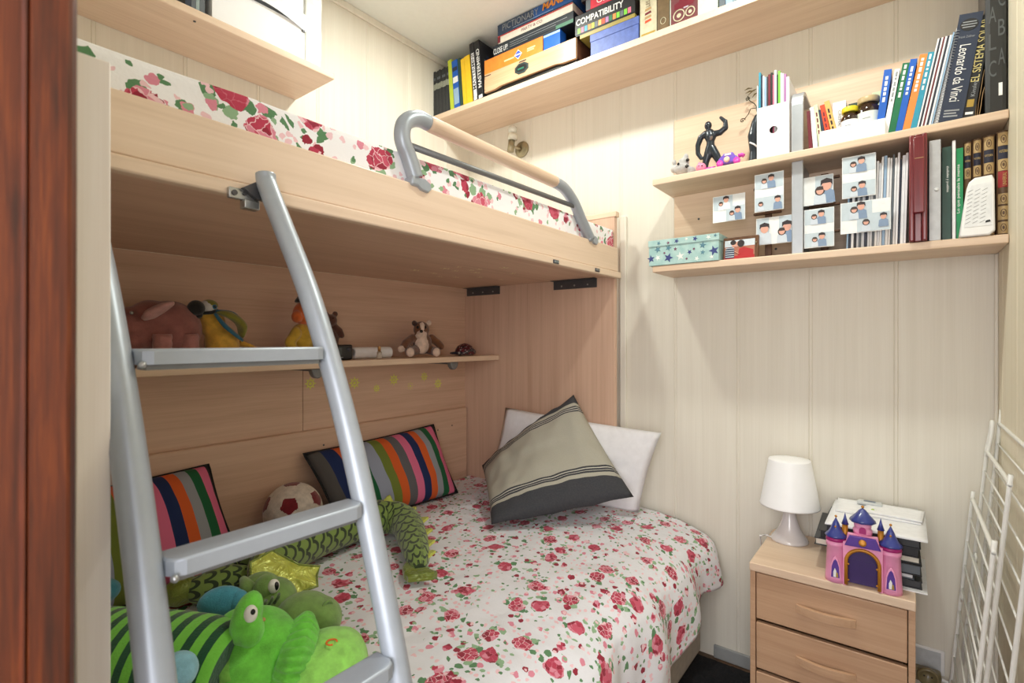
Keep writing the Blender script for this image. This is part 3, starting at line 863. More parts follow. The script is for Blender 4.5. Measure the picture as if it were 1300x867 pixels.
mb = MB(); pts = smoothpath([sh(273, 398, 1.70), sh(286, 414, 1.685), sh(308, 432, 1.695)], 5); mb.tube(pts, lerpl([.007, .011, .007], len(pts)), blp, 12, flat=.6); part('wing', mb, pa, 'teal blue wing')
mb = MB(); pts = [sh(300, 434, 1.75), sh(318, 440, 1.76), sh(334, 447, 1.76)]; mb.tube(pts, [.022, .016, .008], yel, 14, flat=.5); part('tail', mb, pa)
mb = MB(); q = sh(291, 440, 1.70); q.z = SZ + .012; mb.ell(q, (.010, .012, .012), bkp); mb.ell(q + Vector((.018, 0, .002)), (.014, .013, .013), whp); part('feet', mb, pa, 'black and white feet')

crim = plain('crimson_leather', S(112, 22, 40), .5, coat=.2)
mb = MB(); q = sh(339, 440, 1.76); q.z = SZ + .019
mb.tube([q + Vector((-.036, 0, .006)), q + Vector((-.028, 0, .005)), q, q + Vector((.024, 0, -.004)), q + Vector((.034, 0, -.008))], [.008, .022, .0185, .012, .004], crim, 16, flat=.85)
pc = solo('pouch', rest(mb.finish('pouch'), SZ), 'small crimson pouch lying beside the parrot tail', 'pouch')
mb = MB(); 
for k in range(5): mb.box((q.x - .014 + k * .0065, q.y - .0192, q.z - .012), (q.x - .0105 + k * .0065, q.y - .0178, q.z - .004 + .002 * (k % 2)), whp)
part('lettering', mb, pc)

orng = plush('orange_plush', S(206, 100, 40)); ylw2 = plush('mustard_cloth', S(204, 166, 52)); grn2 = plush('green_cloth', S(36, 96, 76)); mag = plush('plum_cloth', S(110, 26, 60)); blk2 = plush('black_cloth', S(24, 24, 26))
dl = thing('doll', 'orange-faced cloth doll with dark cap behind the right ladder rail', 'doll', (.99, 1.76, SZ))
me = blob([(sh(383, 424, 1.76), (.040, .034, .036), ylw2), (sh(384, 438, 1.76), (.044, .036, .026), ylw2), ('t', [sh(376, 420, 1.73), sh(368, 430, 1.725), sh(374, 438, 1.72)], [.016, .016, .014], ylw2)], .005, 4); part('body', restS(me, SZ), dl, 'mustard shirt')
me = blob([(sh(385, 398, 1.76), (.034, .034, .040), orng), (sh(377, 402, 1.74), (.016, .018, .020), orng)], .005, 3); dh = part('head', me, dl)
mb = MB(); q = sh(386, 382, 1.76)
mb.lathe([(.0, .022), (.020, .018), (.030, .004), (.033, -.004), (.030, -.006), (0, -.005)], q, blk2, 20); mb.ell(sh(404, 378, 1.755), (.008, .008, .012), eye_w); mb.tube([sh(401, 372, 1.754), sh(406, 375, 1.752), sh(407, 381, 1.752), sh(404, 385, 1.754)], .003, blk2, 6); part('cap', mb, dh, 'dark cap')
mb = MB(); q = sh(372, 437, 1.71); q.z = SZ + .016; mb.tube([q + Vector((-.012, 0, -.002)), q + Vector((.014, -.002, .006))], [.013, .013], orng, 12); part('hand', mb, dl, 'orange hand')
mb = MB(); q = sh(382, 438, 1.70); q.z = SZ + .015; mb.ell(q, (.012, .012, .014), grn2); mb.ell(q + Vector((-.003, 0, .02)), (.010, .01, .012), mag); part('scarf', mb, dl, 'green and plum scarf')
mb = MB(); q = sh(393, 437, 1.70); q.z = SZ + .022; mb.ell(q, (.019, .02, .021), whp); part('foot', mb, dl, 'white foot')

brn = plush('brown_plush', S(92, 56, 44)); brn2 = plush('tan_plush', S(112, 70, 42)); crm = plush('cream_plush', S(226, 200, 182)); drk = plush('dark_brown_plush', S(62, 36, 30))
def X_at(u, y): return WY(u, 440, y).x
mk = lambda u, v, y: WY(u, v, y)
tb = thing('teddy_bear', 'small brown teddy bear standing behind the black digital clock', 'soft toy', (X_at(422, 1.80), 1.80, SZ))
yy = 1.80
me = blob([(mk(421, 428, yy), (.027, .022, .036), brn), (mk(420, 406, yy), (.023, .020, .021), brn), (mk(414, 399, yy), .009, brn), (mk(425.5, 398.5, yy), .009, brn),
           ('t', [mk(425, 414, yy), mk(431, 419, yy - .01), mk(434, 424, yy - .015)], [.012, .012, .009], brn), ('t', [mk(416, 414, yy), mk(412, 420, yy - .01)], [.009, .008], brn),
           ('t', [mk(416, 436, yy), mk(416, 448, yy - .005)], [.012, .012], brn), ('t', [mk(426, 436, yy), mk(427, 448, yy - .005)], [.012, .012], brn)], .0035, 3)
part('body', restS(me, SZ), tb)
mb = MB(); 
for du in (-3, 3): mb.ell(mk(420 + du, 404, yy - .023), .0025, eye_k)
mb.ell(mk(419.5, 409, yy - .024), (.004, .003, .003), drk); part('face', mb, tb)

ck = thing('digital_clock', 'black digital clock with grey screen next to the right ladder rail', 'clock', (X_at(434, 1.70), 1.70, SZ))
x0, x1 = X_at(419, 1.69), X_at(448, 1.69)
mb = MB(); mb.box((x0, 1.69, SZ), (x1, 1.72, SZ + .058), black_p, .006, seg=3); part('case', mb, ck)
scr = plain('grey_screen', S(72, 76, 76), .15); mb = MB(); mb.box((x0 + .018, 1.688, SZ + .018), (x0 + .050, 1.6895, SZ + .048), scr, .001); part('screen', mb, ck, 'grey screen')
mb = MB(); mb.ell((x1 - .018, 1.6895, SZ + .04), (.009, .003, .008), plain('navy_button', S(30, 34, 52), .3)); part('button', mb, ck)
mb = MB(); mb.box((x0 + .016, 1.6885, SZ + .009), (x0 + .055, 1.6895, SZ + .011), silver); part('trim_line', mb, ck)

pr = thing('paper_roll', 'white paper roll lying on the shelf behind the perfume bottle', 'paper roll', (X_at(470, 1.76), 1.76, SZ))
x0, x1 = X_at(447, 1.76), X_at(494, 1.76)
def roll(s, w):
    a_ = 2 * PI * w; return (x0 + (x1 - x0) * s, 1.76 + .0235 * math.cos(a_), SZ + .0237 + .0235 * math.sin(a_))
mb = MB(); mb.grid(roll, 2, 28, white_m, cv=True)
mb.grid(lambda s, w: (x0 + (x1 - x0) * s, 1.76 + .017 * math.cos(2 * PI * w), SZ + .0237 + .017 * math.sin(2 * PI * w)), 2, 28, white_m, cv=True, flip=True)
for xx in (x0, x1): mb.grid(lambda s, w: (xx, 1.76 + (.017 + .0065 * s) * math.cos(2 * PI * w), SZ + .0237 + (.017 + .0065 * s) * math.sin(2 * PI * w)), 1, 28, white_m, cv=True)
part('sheet', mb, pr)
glassm = plain('clear_glass', S(226, 220, 206), .05, trans=.85)
pf = thing('perfume_bottle', 'tiny glass perfume bottle with gold cap in front of the paper roll', 'bottle', (X_at(482, 1.69), 1.69, SZ))
xx = X_at(481.5, 1.69); mb = MB(); mb.lathe([(0, 0), (.0095, 0), (.0105, .002), (.0105, .024), (.008, .029), (.005, .031), (0, .031)], (xx, 1.69, SZ), glassm, 20); part('glass', mb, pf)
mb = MB(); mb.lathe([(0, .031), (.0062, .031), (.0062, .048), (.0055, .050), (0, .050)], (xx, 1.69, SZ), plain('gold_cap', S(196, 150, 96), .3, metal=.8), 18); part('cap', mb, pf, 'gold cap')

bd_ = thing('plush_bulldog', 'tan and cream plush puppy sitting on the shelf with black nose', 'soft toy', (X_at(536, 1.76), 1.76, SZ))
yy = 1.76; t_ = .0036
me = blob([(mk(536, 434, yy), (.046, .036, .046), brn2), (mk(536, 436, yy - .020), (.031, .022, .038), crm), (mk(535, 417.5, yy - .006), (.037, .030, .032), brn2), (mk(535, 424, yy - .030), (.027, .014, .014), crm), (mk(526, 410, yy - .004), (.011, .008, .010), drk), (mk(544.5, 409.5, yy - .004), (.012, .008, .011), crm), (mk(536, 414, yy - .030), (.007, .008, .018), crm),
           ('t', [mk(524, 428, yy), mk(515, 434, yy - .015), mk(511, 440, yy - .025)], [.016, .015, .013], brn2), ('t', [mk(548, 428, yy), mk(556, 434, yy - .015), mk(560, 438, yy - .02)], [.016, .015, .013], brn2),
           ('t', [mk(528, 442, yy - .01), mk(522, 444, yy - .045), mk(520, 444, yy - .07)], [.018, .017, .018], brn2), ('t', [mk(545, 442, yy - .01), mk(552, 444, yy - .045), mk(554, 444, yy - .07)], [.018, .017, .018], brn2),
           (mk(521, 445, yy - .082), (.018, .010, .017), crm), (mk(554, 445, yy - .082), (.018, .010, .017), crm), (mk(509, 441, yy - .03), (.012, .012, .012), crm)], .0045, 4)
bb = part('body', restS(me, SZ), bd_)
for uu in (530.5, 540): mb = MB(); mb.ell(mk(uu, 415.5, yy - .036), (.007, .004, .007), eye_k); part('eye', mb, bd_)
mb = MB(); mb.ell(mk(535, 420.5, yy - .046), (.009, .005, .007), eye_k); part('nose', mb, bd_, 'black nose')

def sparkle(name, c, d):
    m = NT(name); v = m.vor(m.coord('Object'), 190, 1.0, '3D'); s_ = m.sep(v['Color'])
    m.col(m.ramp(s_[0], [(.0, d), (.55, c), (.9, S(168, 148, 150))], 'CONSTANT')); m.p(Roughness=.35, Metallic=.2); return m.m
cp = thing('cap', 'small dark red sequined cap with grey brim at the shelf corner', 'cap', (X_at(590, 1.74), 1.74, SZ))
q = mk(590, 440, 1.72); q.z = SZ + .004
mb = MB(); mb.lathe([(.048, 0), (.050, .006), (.047, .024), (.036, .042), (.018, .052), (.004, .056), (0, .0575)], q, sparkle('red_sequins', S(110, 24, 36), S(36, 22, 28)), 28, cap=False)
part('crown', mb, cp, 'dark red sequined crown')
mb = MB(); mb.tube([q + Vector((.047 * math.cos(t), .047 * math.sin(t) - .004, .003 + .020 * math.sin((t - PI) * 1) ** 2)) for t in [PI + k * PI / 14 for k in range(15)]], .006, sparkle('grey_sequins', S(92, 88, 88), S(50, 46, 50)), 8); part('brim_edge', mb, cp, 'grey sequined edge')
mb = MB(); mb.ell(q + Vector((-.062, -.002, .009)), (.030, .032, .007), plain('navy_cloth', S(34, 34, 46), .8)); mb.ell(q + Vector((-.072, -.030, .010)), .006, steel); part('visor', mb, cp)

# glow stickers: pale green suns, stars on the back panel and the bunk underside
glow = plain('pale_green_sticker', S(226, 230, 104), .6, var=.08)
glow2 = plain('cream_sticker', S(252, 244, 200), .6)
def sun(F, r, mat, rays=8, ring=True):
    mb = MB(); n = 24
    if ring:
        vs = []; fs_ = []
        for k in range(n):
            a_ = 2 * PI * k / n; vs += [(r * .62 * math.cos(a_), r * .62 * math.sin(a_), .0006), (r * .42 * math.cos(a_), r * .42 * math.sin(a_), .0006)]
        for k in range(n): fs_.append((2 * k, (2 * k + 2) % (2 * n), (2 * k + 3) % (2 * n), 2 * k + 1))
        mb._add(vs, fs_, mat, False, F)
    mb.prism([(r * .26 * math.cos(2 * PI * k / 12), r * .26 * math.sin(2 * PI * k / 12)) for k in range(12)], F, .0006, mat)
    for k in range(rays):
        a_ = 2 * PI * k / rays; ca, sa = math.cos(a_), math.sin(a_)
        mb.prism([(r * .66 * ca + r * .14 * sa, r * .66 * sa - r * .14 * ca), (r * ca, r * sa), (r * .66 * ca - r * .14 * sa, r * .66 * sa + r * .14 * ca)], F, .0006, mat)
    return mb
pos = [(394, 487, 6.5, 'square-cornered pale green sun sticker just right of the panel seam'), (450, 486, 6.5, 'pale green sun sticker nearest the ladder rail'), (478, 493, 4.5, 'small pale green sticker lowest in the wall row, third from the seam'), (500, 482, 6, 'round pale green sun sticker in the middle of the wall row'),
       (521, 490, 4, 'plain pale green dot sticker between two suns on the wall'), (538.5, 478, 5, 'pale green sticker highest in the wall row, under the puppy'), (556, 487, 5.5, 'pale green sticker at the right end of the wall row')]
for u, v, r_, lab in pos:
    q = WY(u, v, 1.8797); tt = (q - Vector((0, 0, EYE))).dot(Vector((CS, SN, 0)))
    solo('glow_sticker', sun(frame((q.x, 1.8797, q.z), (1, 0, 0), (0, 0, 1)), r_ * tt / FPX * 1.25, glow, 8, r_ > 4.2), lab, 'sticker', 'glow stickers on the back panel')
r_ = rng(3)
for u, v in ((527, 343), (551, 347), (558, 351), (565, 341), (578, 344), (582, 339), (579, 352), (598, 343), (604, 346), (608, 342), (609, 352), (640, 340), (651, 347), (636, 355)):
    q = WZ(u, v, 1.5553)
    F = frame((q.x, q.y, 1.5556), (1, 0, 0), (0, -1, 0))
    if u in (640, 527, 565, 604): sm = sun(F, .020, glow2, 5, False)
    else: sm = sun(F, .014, glow2, 5, False)
    solo('glow_sticker', sm, 'pale yellow star sticker on the underside of the upper bunk', 'sticker', 'glow stickers on the bunk underside')
# ================================================================== NIGHTSTAND CORNER
NX, NY0, NY1 = 1.769, -.0186, .402
ns = thing('nightstand', 'beech nightstand with three bow-handled drawers in the corner beside the bed', 'nightstand', (1.95, .19, 0))
mb = MB(); mb.box((NX, NY0, .543), (2.135, NY1, .570), beechY, .003); part('top', mb, ns)
mb = MB(); mb.box((NX + .008, NY0 + .001, 0), (2.135, NY0 + .0165, .5428), nightX, .001); part('side_panel', mb, ns)
mb = MB(); mb.box((NX + .008, NY1 - .0165, 0), (2.135, NY1 - .001, .5428), nightX, .001); part('side_panel', mb, ns)
mb = MB(); mb.box((2.12, NY0 + .017, .02), (2.132, NY1 - .017, .5425), nightX); part('back_panel', mb, ns)
mb = MB(); mb.box((NX + .03, NY0 + .017, .0), (NX + .045, NY1 - .017, .07), nightX); part('plinth', mb, ns)
for z0, z1 in ((.392, .538), (.234, .381), (.076, .223)):
    mb = MB(); mb.box((NX + .009, NY0 + .0185, z0), (NX + .027, NY1 - .0185, z1), nightX, .003)
    mb.box((NX + .0275, NY0 + .03, z0 + .01), (2.10, NY1 - .03, z1 - .03), nightX)
    d_ = part('drawer', mb, ns)
    zc = (z0 + z1) / 2 - .002; mb = MB()
    pts = []
    for k in range(13):
        t = k / 12; y = .271 - .154 * t; pts.append((y, .020 * math.sin(PI * t) ** .75))
    # bowed bar: outer arc and inner arc, extruded upward
    outl = [(y, o + .006) for y, o in pts] + [(y, max(0, o - .006)) for y, o in pts[::-1]]
    F = frame((NX + .009, 0, zc - .012), (0, 1, 0), (-1, 0, 0))
    mb.prism(outl[::-1], frame((NX + .0088, 0, zc - .012), (0, 1, 0), (-1, 0, 0)), .024, nightX, .003)
    h = part('handle', mb, d_)
# lamp
LX, LY = 2.048, .332
lampw = plain('lamp_white', S(238, 238, 240), .3, var=.005)
shadem = plain('lamp_shade_white', S(244, 245, 248), .45, var=.005)
lm = thing('table_lamp', 'white plastic table lamp with tapered shade on the nightstand', 'lamp', (LX, LY, .5702))
mb = MB(); mb.lathe([(0, .0), (.060, .0), (.0605, .004), (.056, .012), (.045, .026), (.034, .046), (.026, .068), (.0205, .092), (.018, .115), (.018, .150), (.0, .150)], (LX, LY, .5702), plain('lamp_base_gloss', S(226, 222, 224), .12, coat=.6, var=.005), 36); part('base', mb, lm, 'glossy flared white base')
mb = MB(); mb.lathe([(.0935, .126), (.0955, .124), (.0965, .127), (.0945, .131), (.0675, .284), (.066, .287), (.030, .2875), (0, .2876), (0, .2868), (.0655, .2855), (.0925, .131)], (LX, LY, .5702), shadem, 48, cap=False); part('shade', mb, lm)
mb = MB(); mb.ell((LX, LY, .78), .024, lampw); mb.cyl((LX, LY, .7202), (LX, LY, .765), .013, lampw); part('bulb', mb, lm)
mb = MB(); mb.tube(smoothpath([(LX - .02, LY + .055, .574), (LX - .015, LY + .075, .576), (2.0, LY + .084, .580), (2.02, LY + .090, .57), (2.05, LY + .092, .50), (2.08, LY + .10, .30), (2.10, LY + .08, .02)], 6), .0025, lampw, 8); part('cord', mb, lm)

# stack of binders and papers
def slab(name, x0, x1, y0, y1, z0, z1, mat, label, cat, rot=0, pages=None, group=None, bev=.002):
    M_ = Matrix.Translation(((x0 + x1) / 2, (y0 + y1) / 2, 0)) @ Matrix.Rotation(R(rot), 4, 'Z') @ Matrix.Translation((-(x0 + x1) / 2, -(y0 + y1) / 2, 0))
    t = min(.0025, (z1 - z0) * .2)
    if pages is None:
        mb = MB(); mb.box((x0, y0, z0), (x1, y1, z1), mat, min(bev, (z1 - z0) * .3), M=M_); return solo(name, mb, label, cat, group)
    o = thing(name, label, cat, ((x0 + x1) / 2, (y0 + y1) / 2, z0), group)
    mb = MB(); mb.box((x0, y0, z0), (x1, y1, z0 + t), mat, M=M_); mb.box((x0, y0, z1 - t), (x1, y1, z1), mat, M=M_); mb.box((x1 - t, y0, z0 + t), (x1, y1, z1 - t), mat, M=M_)
    part('cover', mb, o)
    mb = MB(); mb.box((x0 + .004, y0 + .004, z0 + t + .0002), (x1 - t - .0002, y1 - .004, z1 - t - .0002), pages, M=M_); part('page_block', mb, o); return o
darkg = card('charcoal_card', S(52, 54, 58)); navy = card('navy_card', S(40, 48, 66)); slate = card('slate_card', S(96, 104, 112)); ochre = card('ochre_card', S(170, 140, 60))
Z = .5704
tower = [(1.835, 2.125, -.045, .175, .004, white_m, 'white sheet at the very bottom of the nightstand stack', 'paper', 0, None),
         (1.85, 2.12, -.03, .17, .022, darkg, 'dark folder with ochre corner low in the nightstand stack', 'folder', 1.5, darkg),
         (1.86, 2.13, -.02, .165, .016, slate, 'slate grey folder above the dark one in the nightstand stack', 'folder', -2, white_m),
         (1.845, 2.125, -.03, .17, .030, black_c, 'thick black ring binder in the middle of the nightstand stack', 'binder', 1, slate),
         (1.85, 2.13, -.025, .235, .022, darkg, 'charcoal binder sticking out left from the nightstand stack', 'binder', 2, cream_pg),
         (1.84, 2.125, -.03, .215, .026, black_c, 'black binder second from the top of the nightstand stack', 'binder', -1, black_c),
         (1.835, 2.13, -.03, .20, .024, black_c, 'black folder box right under the white papers of the nightstand stack', 'folder', 0, darkg)]
for x0, x1, y0, y1, h, mt, lab, ct, rot, pg in tower:
    slab({'paper': 'paper_sheet', 'folder': 'folder', 'binder': 'binder'}[ct], x0, x1, y0, y1, Z, Z + h, mt, lab, ct, rot, pg, bev=.0008); Z += h + .0006
mb = MB(); mb.box((1.862, -.02, .5765), (1.849, .010, .592), ochre); 
# loose white papers on top, slightly fanned
def sheet(x0, x1, y0, y1, z, rot, label, curl=.0, mat=white_m, th=.0035):
    M_ = Matrix.Translation(((x0 + x1) / 2, (y0 + y1) / 2, 0)) @ Matrix.Rotation(R(rot), 4, 'Z')
    dx, dy = (x1 - x0) / 2, (y1 - y0) / 2
    def top(k): return lambda s, w: M_ @ Vector((-dx + 2 * dx * s, -dy + 2 * dy * w, z + k * th + curl * max(0, s - .5) ** 2 * 4 + .001 * k * nz(s * 4, w * 4, z * 30)))
    mb = MB(); mb.grid(top(1), 10, 10, mat); mb.grid(top(0), 10, 10, mat, flip=True)
    for (f0) in (lambda s, w: top(w)(s, 0), lambda s, w: top(w)(s, 1), lambda s, w: top(w)(0, s), lambda s, w: top(w)(1, s)): mb.grid(f0, 10, 1, mat, smooth=False)
    bmesh.ops.remove_doubles(mb.bm, verts=mb.bm.verts[:], dist=.0002)
    return mb
solo('paper_sheaf', sheet(1.825, 2.12, -.045, .20, Z + .0006, 0, ''), 'wide white sheaf of paper topping the nightstand stack', 'paper'); Z += .0055
solo('paper_sheaf', sheet(1.97, 2.13, -.03, .19, Z + .0004, 2, '', th=.004), 'narrow white envelope pile at the wall side of the nightstand stack', 'paper'); Z += .006
solo('paper_sheaf', sheet(1.985, 2.11, -.04, .11, Z + .0004, -4, '', th=.003), 'curled white booklet lying topmost at the right of the nightstand stack', 'paper')
q = Vector((2.085, .10, Z + .001)); mb = MB(); mb.box((q.x - .014, q.y - .035, q.z), (q.x + .016, q.y + .035, q.z + .011), plain('clear_case', S(200, 204, 206), .2), .004)
cc = solo('plastic_case', mb, 'small clear plastic case on the papers near the wall', 'case'); mb = MB(); mb.box((q.x - .006, q.y - .016, q.z + .0112), (q.x + .008, q.y + .016, q.z + .0118), plain('grey_blue_label', S(96, 110, 130), .4)); part('insert', mb, cc)
q = WZ(1108, 650, Z - .004); grn_c = plain('lime_clay', S(168, 200, 70), .5); mb = MB()
for k in range(5): a_ = 2 * PI * k / 5; mb.ell((q.x + .009 * math.cos(a_), q.y + .009 * math.sin(a_), Z + .0002), (.007, .007, .0035), grn_c, nu=6, nv=10)
mb.ell((q.x, q.y, Z + .002), (.006, .006, .004), grn_c, nu=6, nv=10)
solo('flower_trinket', mb, 'tiny lime green flower trinket on the white papers', 'trinket')

# toy castle
pk = plain('castle_pink', S(238, 158, 198), .35, var=.02); pkd = plain('castle_magenta', S(170, 34, 116), .4); bl = plain('castle_blue', S(52, 64, 140), .3, coat=.4); vio = plain('castle_violet', S(86, 52, 150), .35); dvio = plain('castle_dark_violet', S(52, 24, 100), .35, coat=.3)
cs_ = thing('toy_castle', 'pink toy castle with blue cone roofs and violet gate in front of the binders', 'toy', (1.80, .1026, .5704))
CM = Matrix.Translation((1.792, .1026, .5704)) @ Matrix.Rotation(R(3), 4, 'Z')
def cf(y, z, x=0): return CM @ frame((x, y, z), (0, -1, 0), (0, 0, 1))   # local frame facing the room: right = -Y, up = Z, out = -X
Fo = cf(0, 0)
def arch(w, h, n=12): return [(-w, 0), (w, 0)] + [(w * math.cos(PI * k / n), h + w * 1.0 * math.sin(PI * k / n)) for k in range(n + 1)]
# gate wall with arch opening built as ring
mb = MB()
gw, gh = .0395, .070
inner = [(gw * math.cos(PI * k / 14), gh + gw * math.sin(PI * k / 14)) for k in range(15)]
outer = [(.047, 0), (.047, .128), (-.047, .128), (-.047, 0)]
mb.prism([(gw, 0), (.047, 0), (.047, .124), (0, .124)] + [(p[0], p[1]) for p in inner[7::-1]][0:8], Fo, -.02 if False else .02, pk)
mb.prism([(-gw, 0)] + [(p[0], p[1]) for p in inner[:6:-1]] + [(0, .124), (-.047, .124), (-.047, 0)], Fo, .02, pk)
part('gate_wall', mb, cs_, 'pink gate wall')
mb = MB(); mb.prism(arch(gw - .001, gh), cf(0, .001, .012), .006, dvio); 
for k in (-1, 1):
    mb.prism([(k * .019 - .014, .01), (k * .019 + .014, .01), (k * .019 + .014, .07), (k * .019 - .014, .07)], cf(0, 0, .0055), .0015, dvio)
part('gate', mb, cs_, 'dark violet double gate')
mb = MB(); ring = [Vector((gw * math.cos(PI * k / 16), gh + gw * math.sin(PI * k / 16), .021)) for k in range(17)]
mb.tube([Fo @ Vector((gw, 0.004, .021))] + [Fo @ p for p in ring] + [Fo @ Vector((-gw, .004, .021))], .0048, gold_p, 10); part('gate_arch', mb, cs_, 'gold gate arch')
for k in (-1, 1):
    for zz in (.018, .064):
        mb = MB(); mb.ell(Fo @ Vector((k * .034, zz, .0225)), .0028, gold_p, nu=6, nv=8); part('hinge', mb, cs_)
def tower_round(y, x, r0, r1, z0, z1, mat=pk): 
    mb = MB(); c = CM @ Vector((x, y, 0)); mb.lathe([(0, z0), (r0, z0), (r0 * .985, z0 + .012), (r1, z1 - .016), (r1 * 1.10, z1 - .014), (r1 * 1.12, z1), (0, z1)], c, mat, 28); return mb
for k in (1, -1):
    y = k * .0655
    tw = part('tower', tower_round(y, .006, .0275, .0225, 0, .118), cs_, 'pink side tower')
    mb = MB(); c = CM @ Vector((.006, y, 0))
    mb.lathe([(.0205, .117), (.0265, .119), (.0250, .127), (.022, .129), (0, .129)], c, pkd, 24); part('parapet', mb, tw, 'magenta scalloped parapet')
    mb = MB(); mb.lathe([(0, .1295), (.029, .1295), (.0275, .134), (.019, .143), (.0125, .156), (.0085, .168), (.0, .186)], c, bl, 8); part('roof', mb, tw, 'blue roof')
    mb = MB(); mb.ell(c + Vector((0, 0, .188)), .0036, gold_p, nu=6, nv=8); mb.ell(c + Vector((-.012, 0, .160)), .0030, gold_p, nu=6, nv=8); part('finial', mb, tw, 'gold finial')
    # pointed window with generic coloured panel
    Fw = cf(y, .012, -.0210) @ Matrix.Diagonal((1.25, 1.4, 1, 1))
    mb = MB(); mb.prism([(-.0115, 0), (.0115, 0), (.0095, .028), (.005, .042), (0, .048), (-.005, .042), (-.0095, .028)], Fw, .004, pk, .001); wn = part('window', mb, tw)
    mb = MB(); mb.prism([(-.0085, .004), (.0085, .004), (.007, .027), (.0035, .038), (0, .042), (-.0035, .038), (-.007, .027)], Fw @ Matrix.Translation((0, 0, .0041)), .0006, vio); 
    mb.prism([(-.004, .005), (.001, .005), (.002, .018), (-.001, .024), (-.004, .016)], Fw @ Matrix.Translation((0, 0, .0048)), .0004, white_p)
    mb.prism([(.001, .005), (.006, .005), (.005, .014), (.002, .016)], Fw @ Matrix.Translation((0, 0, .0048)), .0004, ochre)
    part('window_panel', mb, wn, 'violet window panel')
    # slim rear turret
    c2 = CM @ Vector((.020, k * .043, 0)); mb = MB(); mb.lathe([(0, .10), (.0075, .10), (.0075, .165), (0, .165)], c2, gold_p, 14); tt_ = part('turret', mb, cs_, 'gold slim turret')
    mb = MB(); mb.lathe([(0, .1652), (.0095, .1652), (.004, .182), (0, .200)], c2, bl, 12); part('turret_roof', mb, tt_, 'blue turret roof')
mb = MB(); mb.prism([(-.040, .1245), (.040, .1245), (.036, .148), (-.036, .148)], cf(0, 0, .004), .018, pk); part('upper_wall', mb, cs_)
mb = MB(); mb.prism([(-.043, .118), (.043, .118), (.031, .148), (-.031, .148)], cf(0, 0, -.0205), .007, vio, .002); gb = part('gable', mb, cs_, 'violet gable')
mb = MB(); mb.lathe([(0, 0), (.0095, 0), (.0095, .003), (.007, .004), (0, .004)], (0, 0, 0), gold_p, 18, M=cf(0, .133, -.0276)); part('medallion', mb, gb, 'gold medallion')
ct = part('keep', tower_round(0, .016, .024, .0195, .1482, .182), cs_, 'pink central keep')
mb = MB(); mb.prism(arch(.0085, .010, 8), cf(0, .153, -.0070), .002, pkd); part('keep_window', mb, ct, 'magenta window')
mb = MB(); c = CM @ Vector((.016, 0, 0)); mb.lathe([(0, .1823), (.033, .1823), (.031, .189), (.018, .203), (.009, .215), (0, .222)], c, bl, 8); part('roof', mb, ct, 'blue main roof')
mb = MB(); mb.ell(c + Vector((0, 0, .2245)), .0042, gold_p, nu=6, nv=8); part('finial', mb, ct, 'gold finial')

# wall socket with olive adaptor
sk = thing('wall_socket', 'white double socket plate on the wall right of the nightstand', 'socket', (2.145, -.075, .23))
q0, q1 = WX(1163, 812, XW), WX(1206, 845, XW)
mb = MB(); mb.box((XW - .008, -.095, .205), (XW - .0002, .02, .285), white_p, .003); part('plate', mb, sk)
mb = MB(); mb.box((XW - .0095, -.085, .213), (XW - .0082, .010, .277), plain('grey_inset', S(196, 200, 204), .4), .0005); part('inset', mb, sk)
oliv = plain('olive_plastic', S(128, 116, 82), .35, coat=.3)
ad_ = thing('plug_adaptor', 'olive round plug adaptor in the wall socket with a white cord', 'adaptor', (2.12, -.055, .19))
mb = MB(); mb.box((XW - .045, -.085, .185), (XW - .0098, .02, .225), oliv, .008, seg=3); part('body', mb, ad_)
Fa = frame((XW - .045, -.052, .212), (0, -1, 0), (0, 0, 1)); Fr = Fa
mb = MB(); mb.lathe([(0, 0), (.028, 0), (.028, .016), (.025, .018), (.021, .018), (.020, .006), (0, .006)], (0, 0, 0), oliv, 28, M=Fa); part('socket_ring', mb, ad_)
mb = MB()
for dx in (-.0095, .0095): mb.cyl(Fa @ Vector((dx, 0, .0062)), Fa @ Vector((dx, 0, .0068)), .0025, black_p, n=10)
mb.cyl(Fa @ Vector((0, -.001, .0062)), Fa @ Vector((0, -.001, .0072)), .002, steel, n=10); part('contacts', mb, ad_)
mb = MB(); mb.tube(smoothpath([(XW - .03, -.086, .205), (XW - .028, -.10, .200), (XW - .022, -.118, .19), (XW - .018, -.125, .15), (XW - .016, -.125, .06)], 6), .005, white_p, 10); part('cord', mb, ad_, 'white cord')

# ================================================================== CLOTHES AIRER leaning at the right wall
wire = plain('white_coated_wire', S(228, 228, 224), .35, var=.02)
ar = thing('clothes_airer', 'white folding wire clothes airer standing folded at the right wall', 'clothes airer', (1.8, -.15, 0))
def yl(z, off): return -.110 + off - .085 * z        # leans towards the wall with height
def leaf(x0, x1, z0, z1, off, wires, name, both=True, loop=True):
    fr_ = part(name, MB().tube(smoothpath([(x1, yl(z0, off), z0), (x1, yl(z1 - .03, off), z1 - .03), (x1 - .006, yl(z1 - .008, off), z1 - .008), (x1 - .03, yl(z1, off), z1), (x0 + .03, yl(z1, off), z1), (x0 + .006, yl(z1 - .008, off), z1 - .008), (x0, yl(z1 - .03, off), z1 - .03), (x0, yl(z0, off), z0)], 4), .0052, wire, 10), ar)
    for k in range(wires):
        z = z0 + .06 + (z1 - z0 - .12) * k / (wires - 1)
        m_ = MB(); m_.cyl((x0, yl(z, off), z), (x1, yl(z, off), z), .0024, wire, n=8); part('wire', m_, fr_)
    return fr_
leaf(1.665, 2.105, .28, .945, .000, 9, 'leaf')
leaf(1.60, 2.085, .10, .80, .022, 9, 'leaf')
leaf(1.535, 2.11, .02, 1.03, -.022, 13, 'frame')
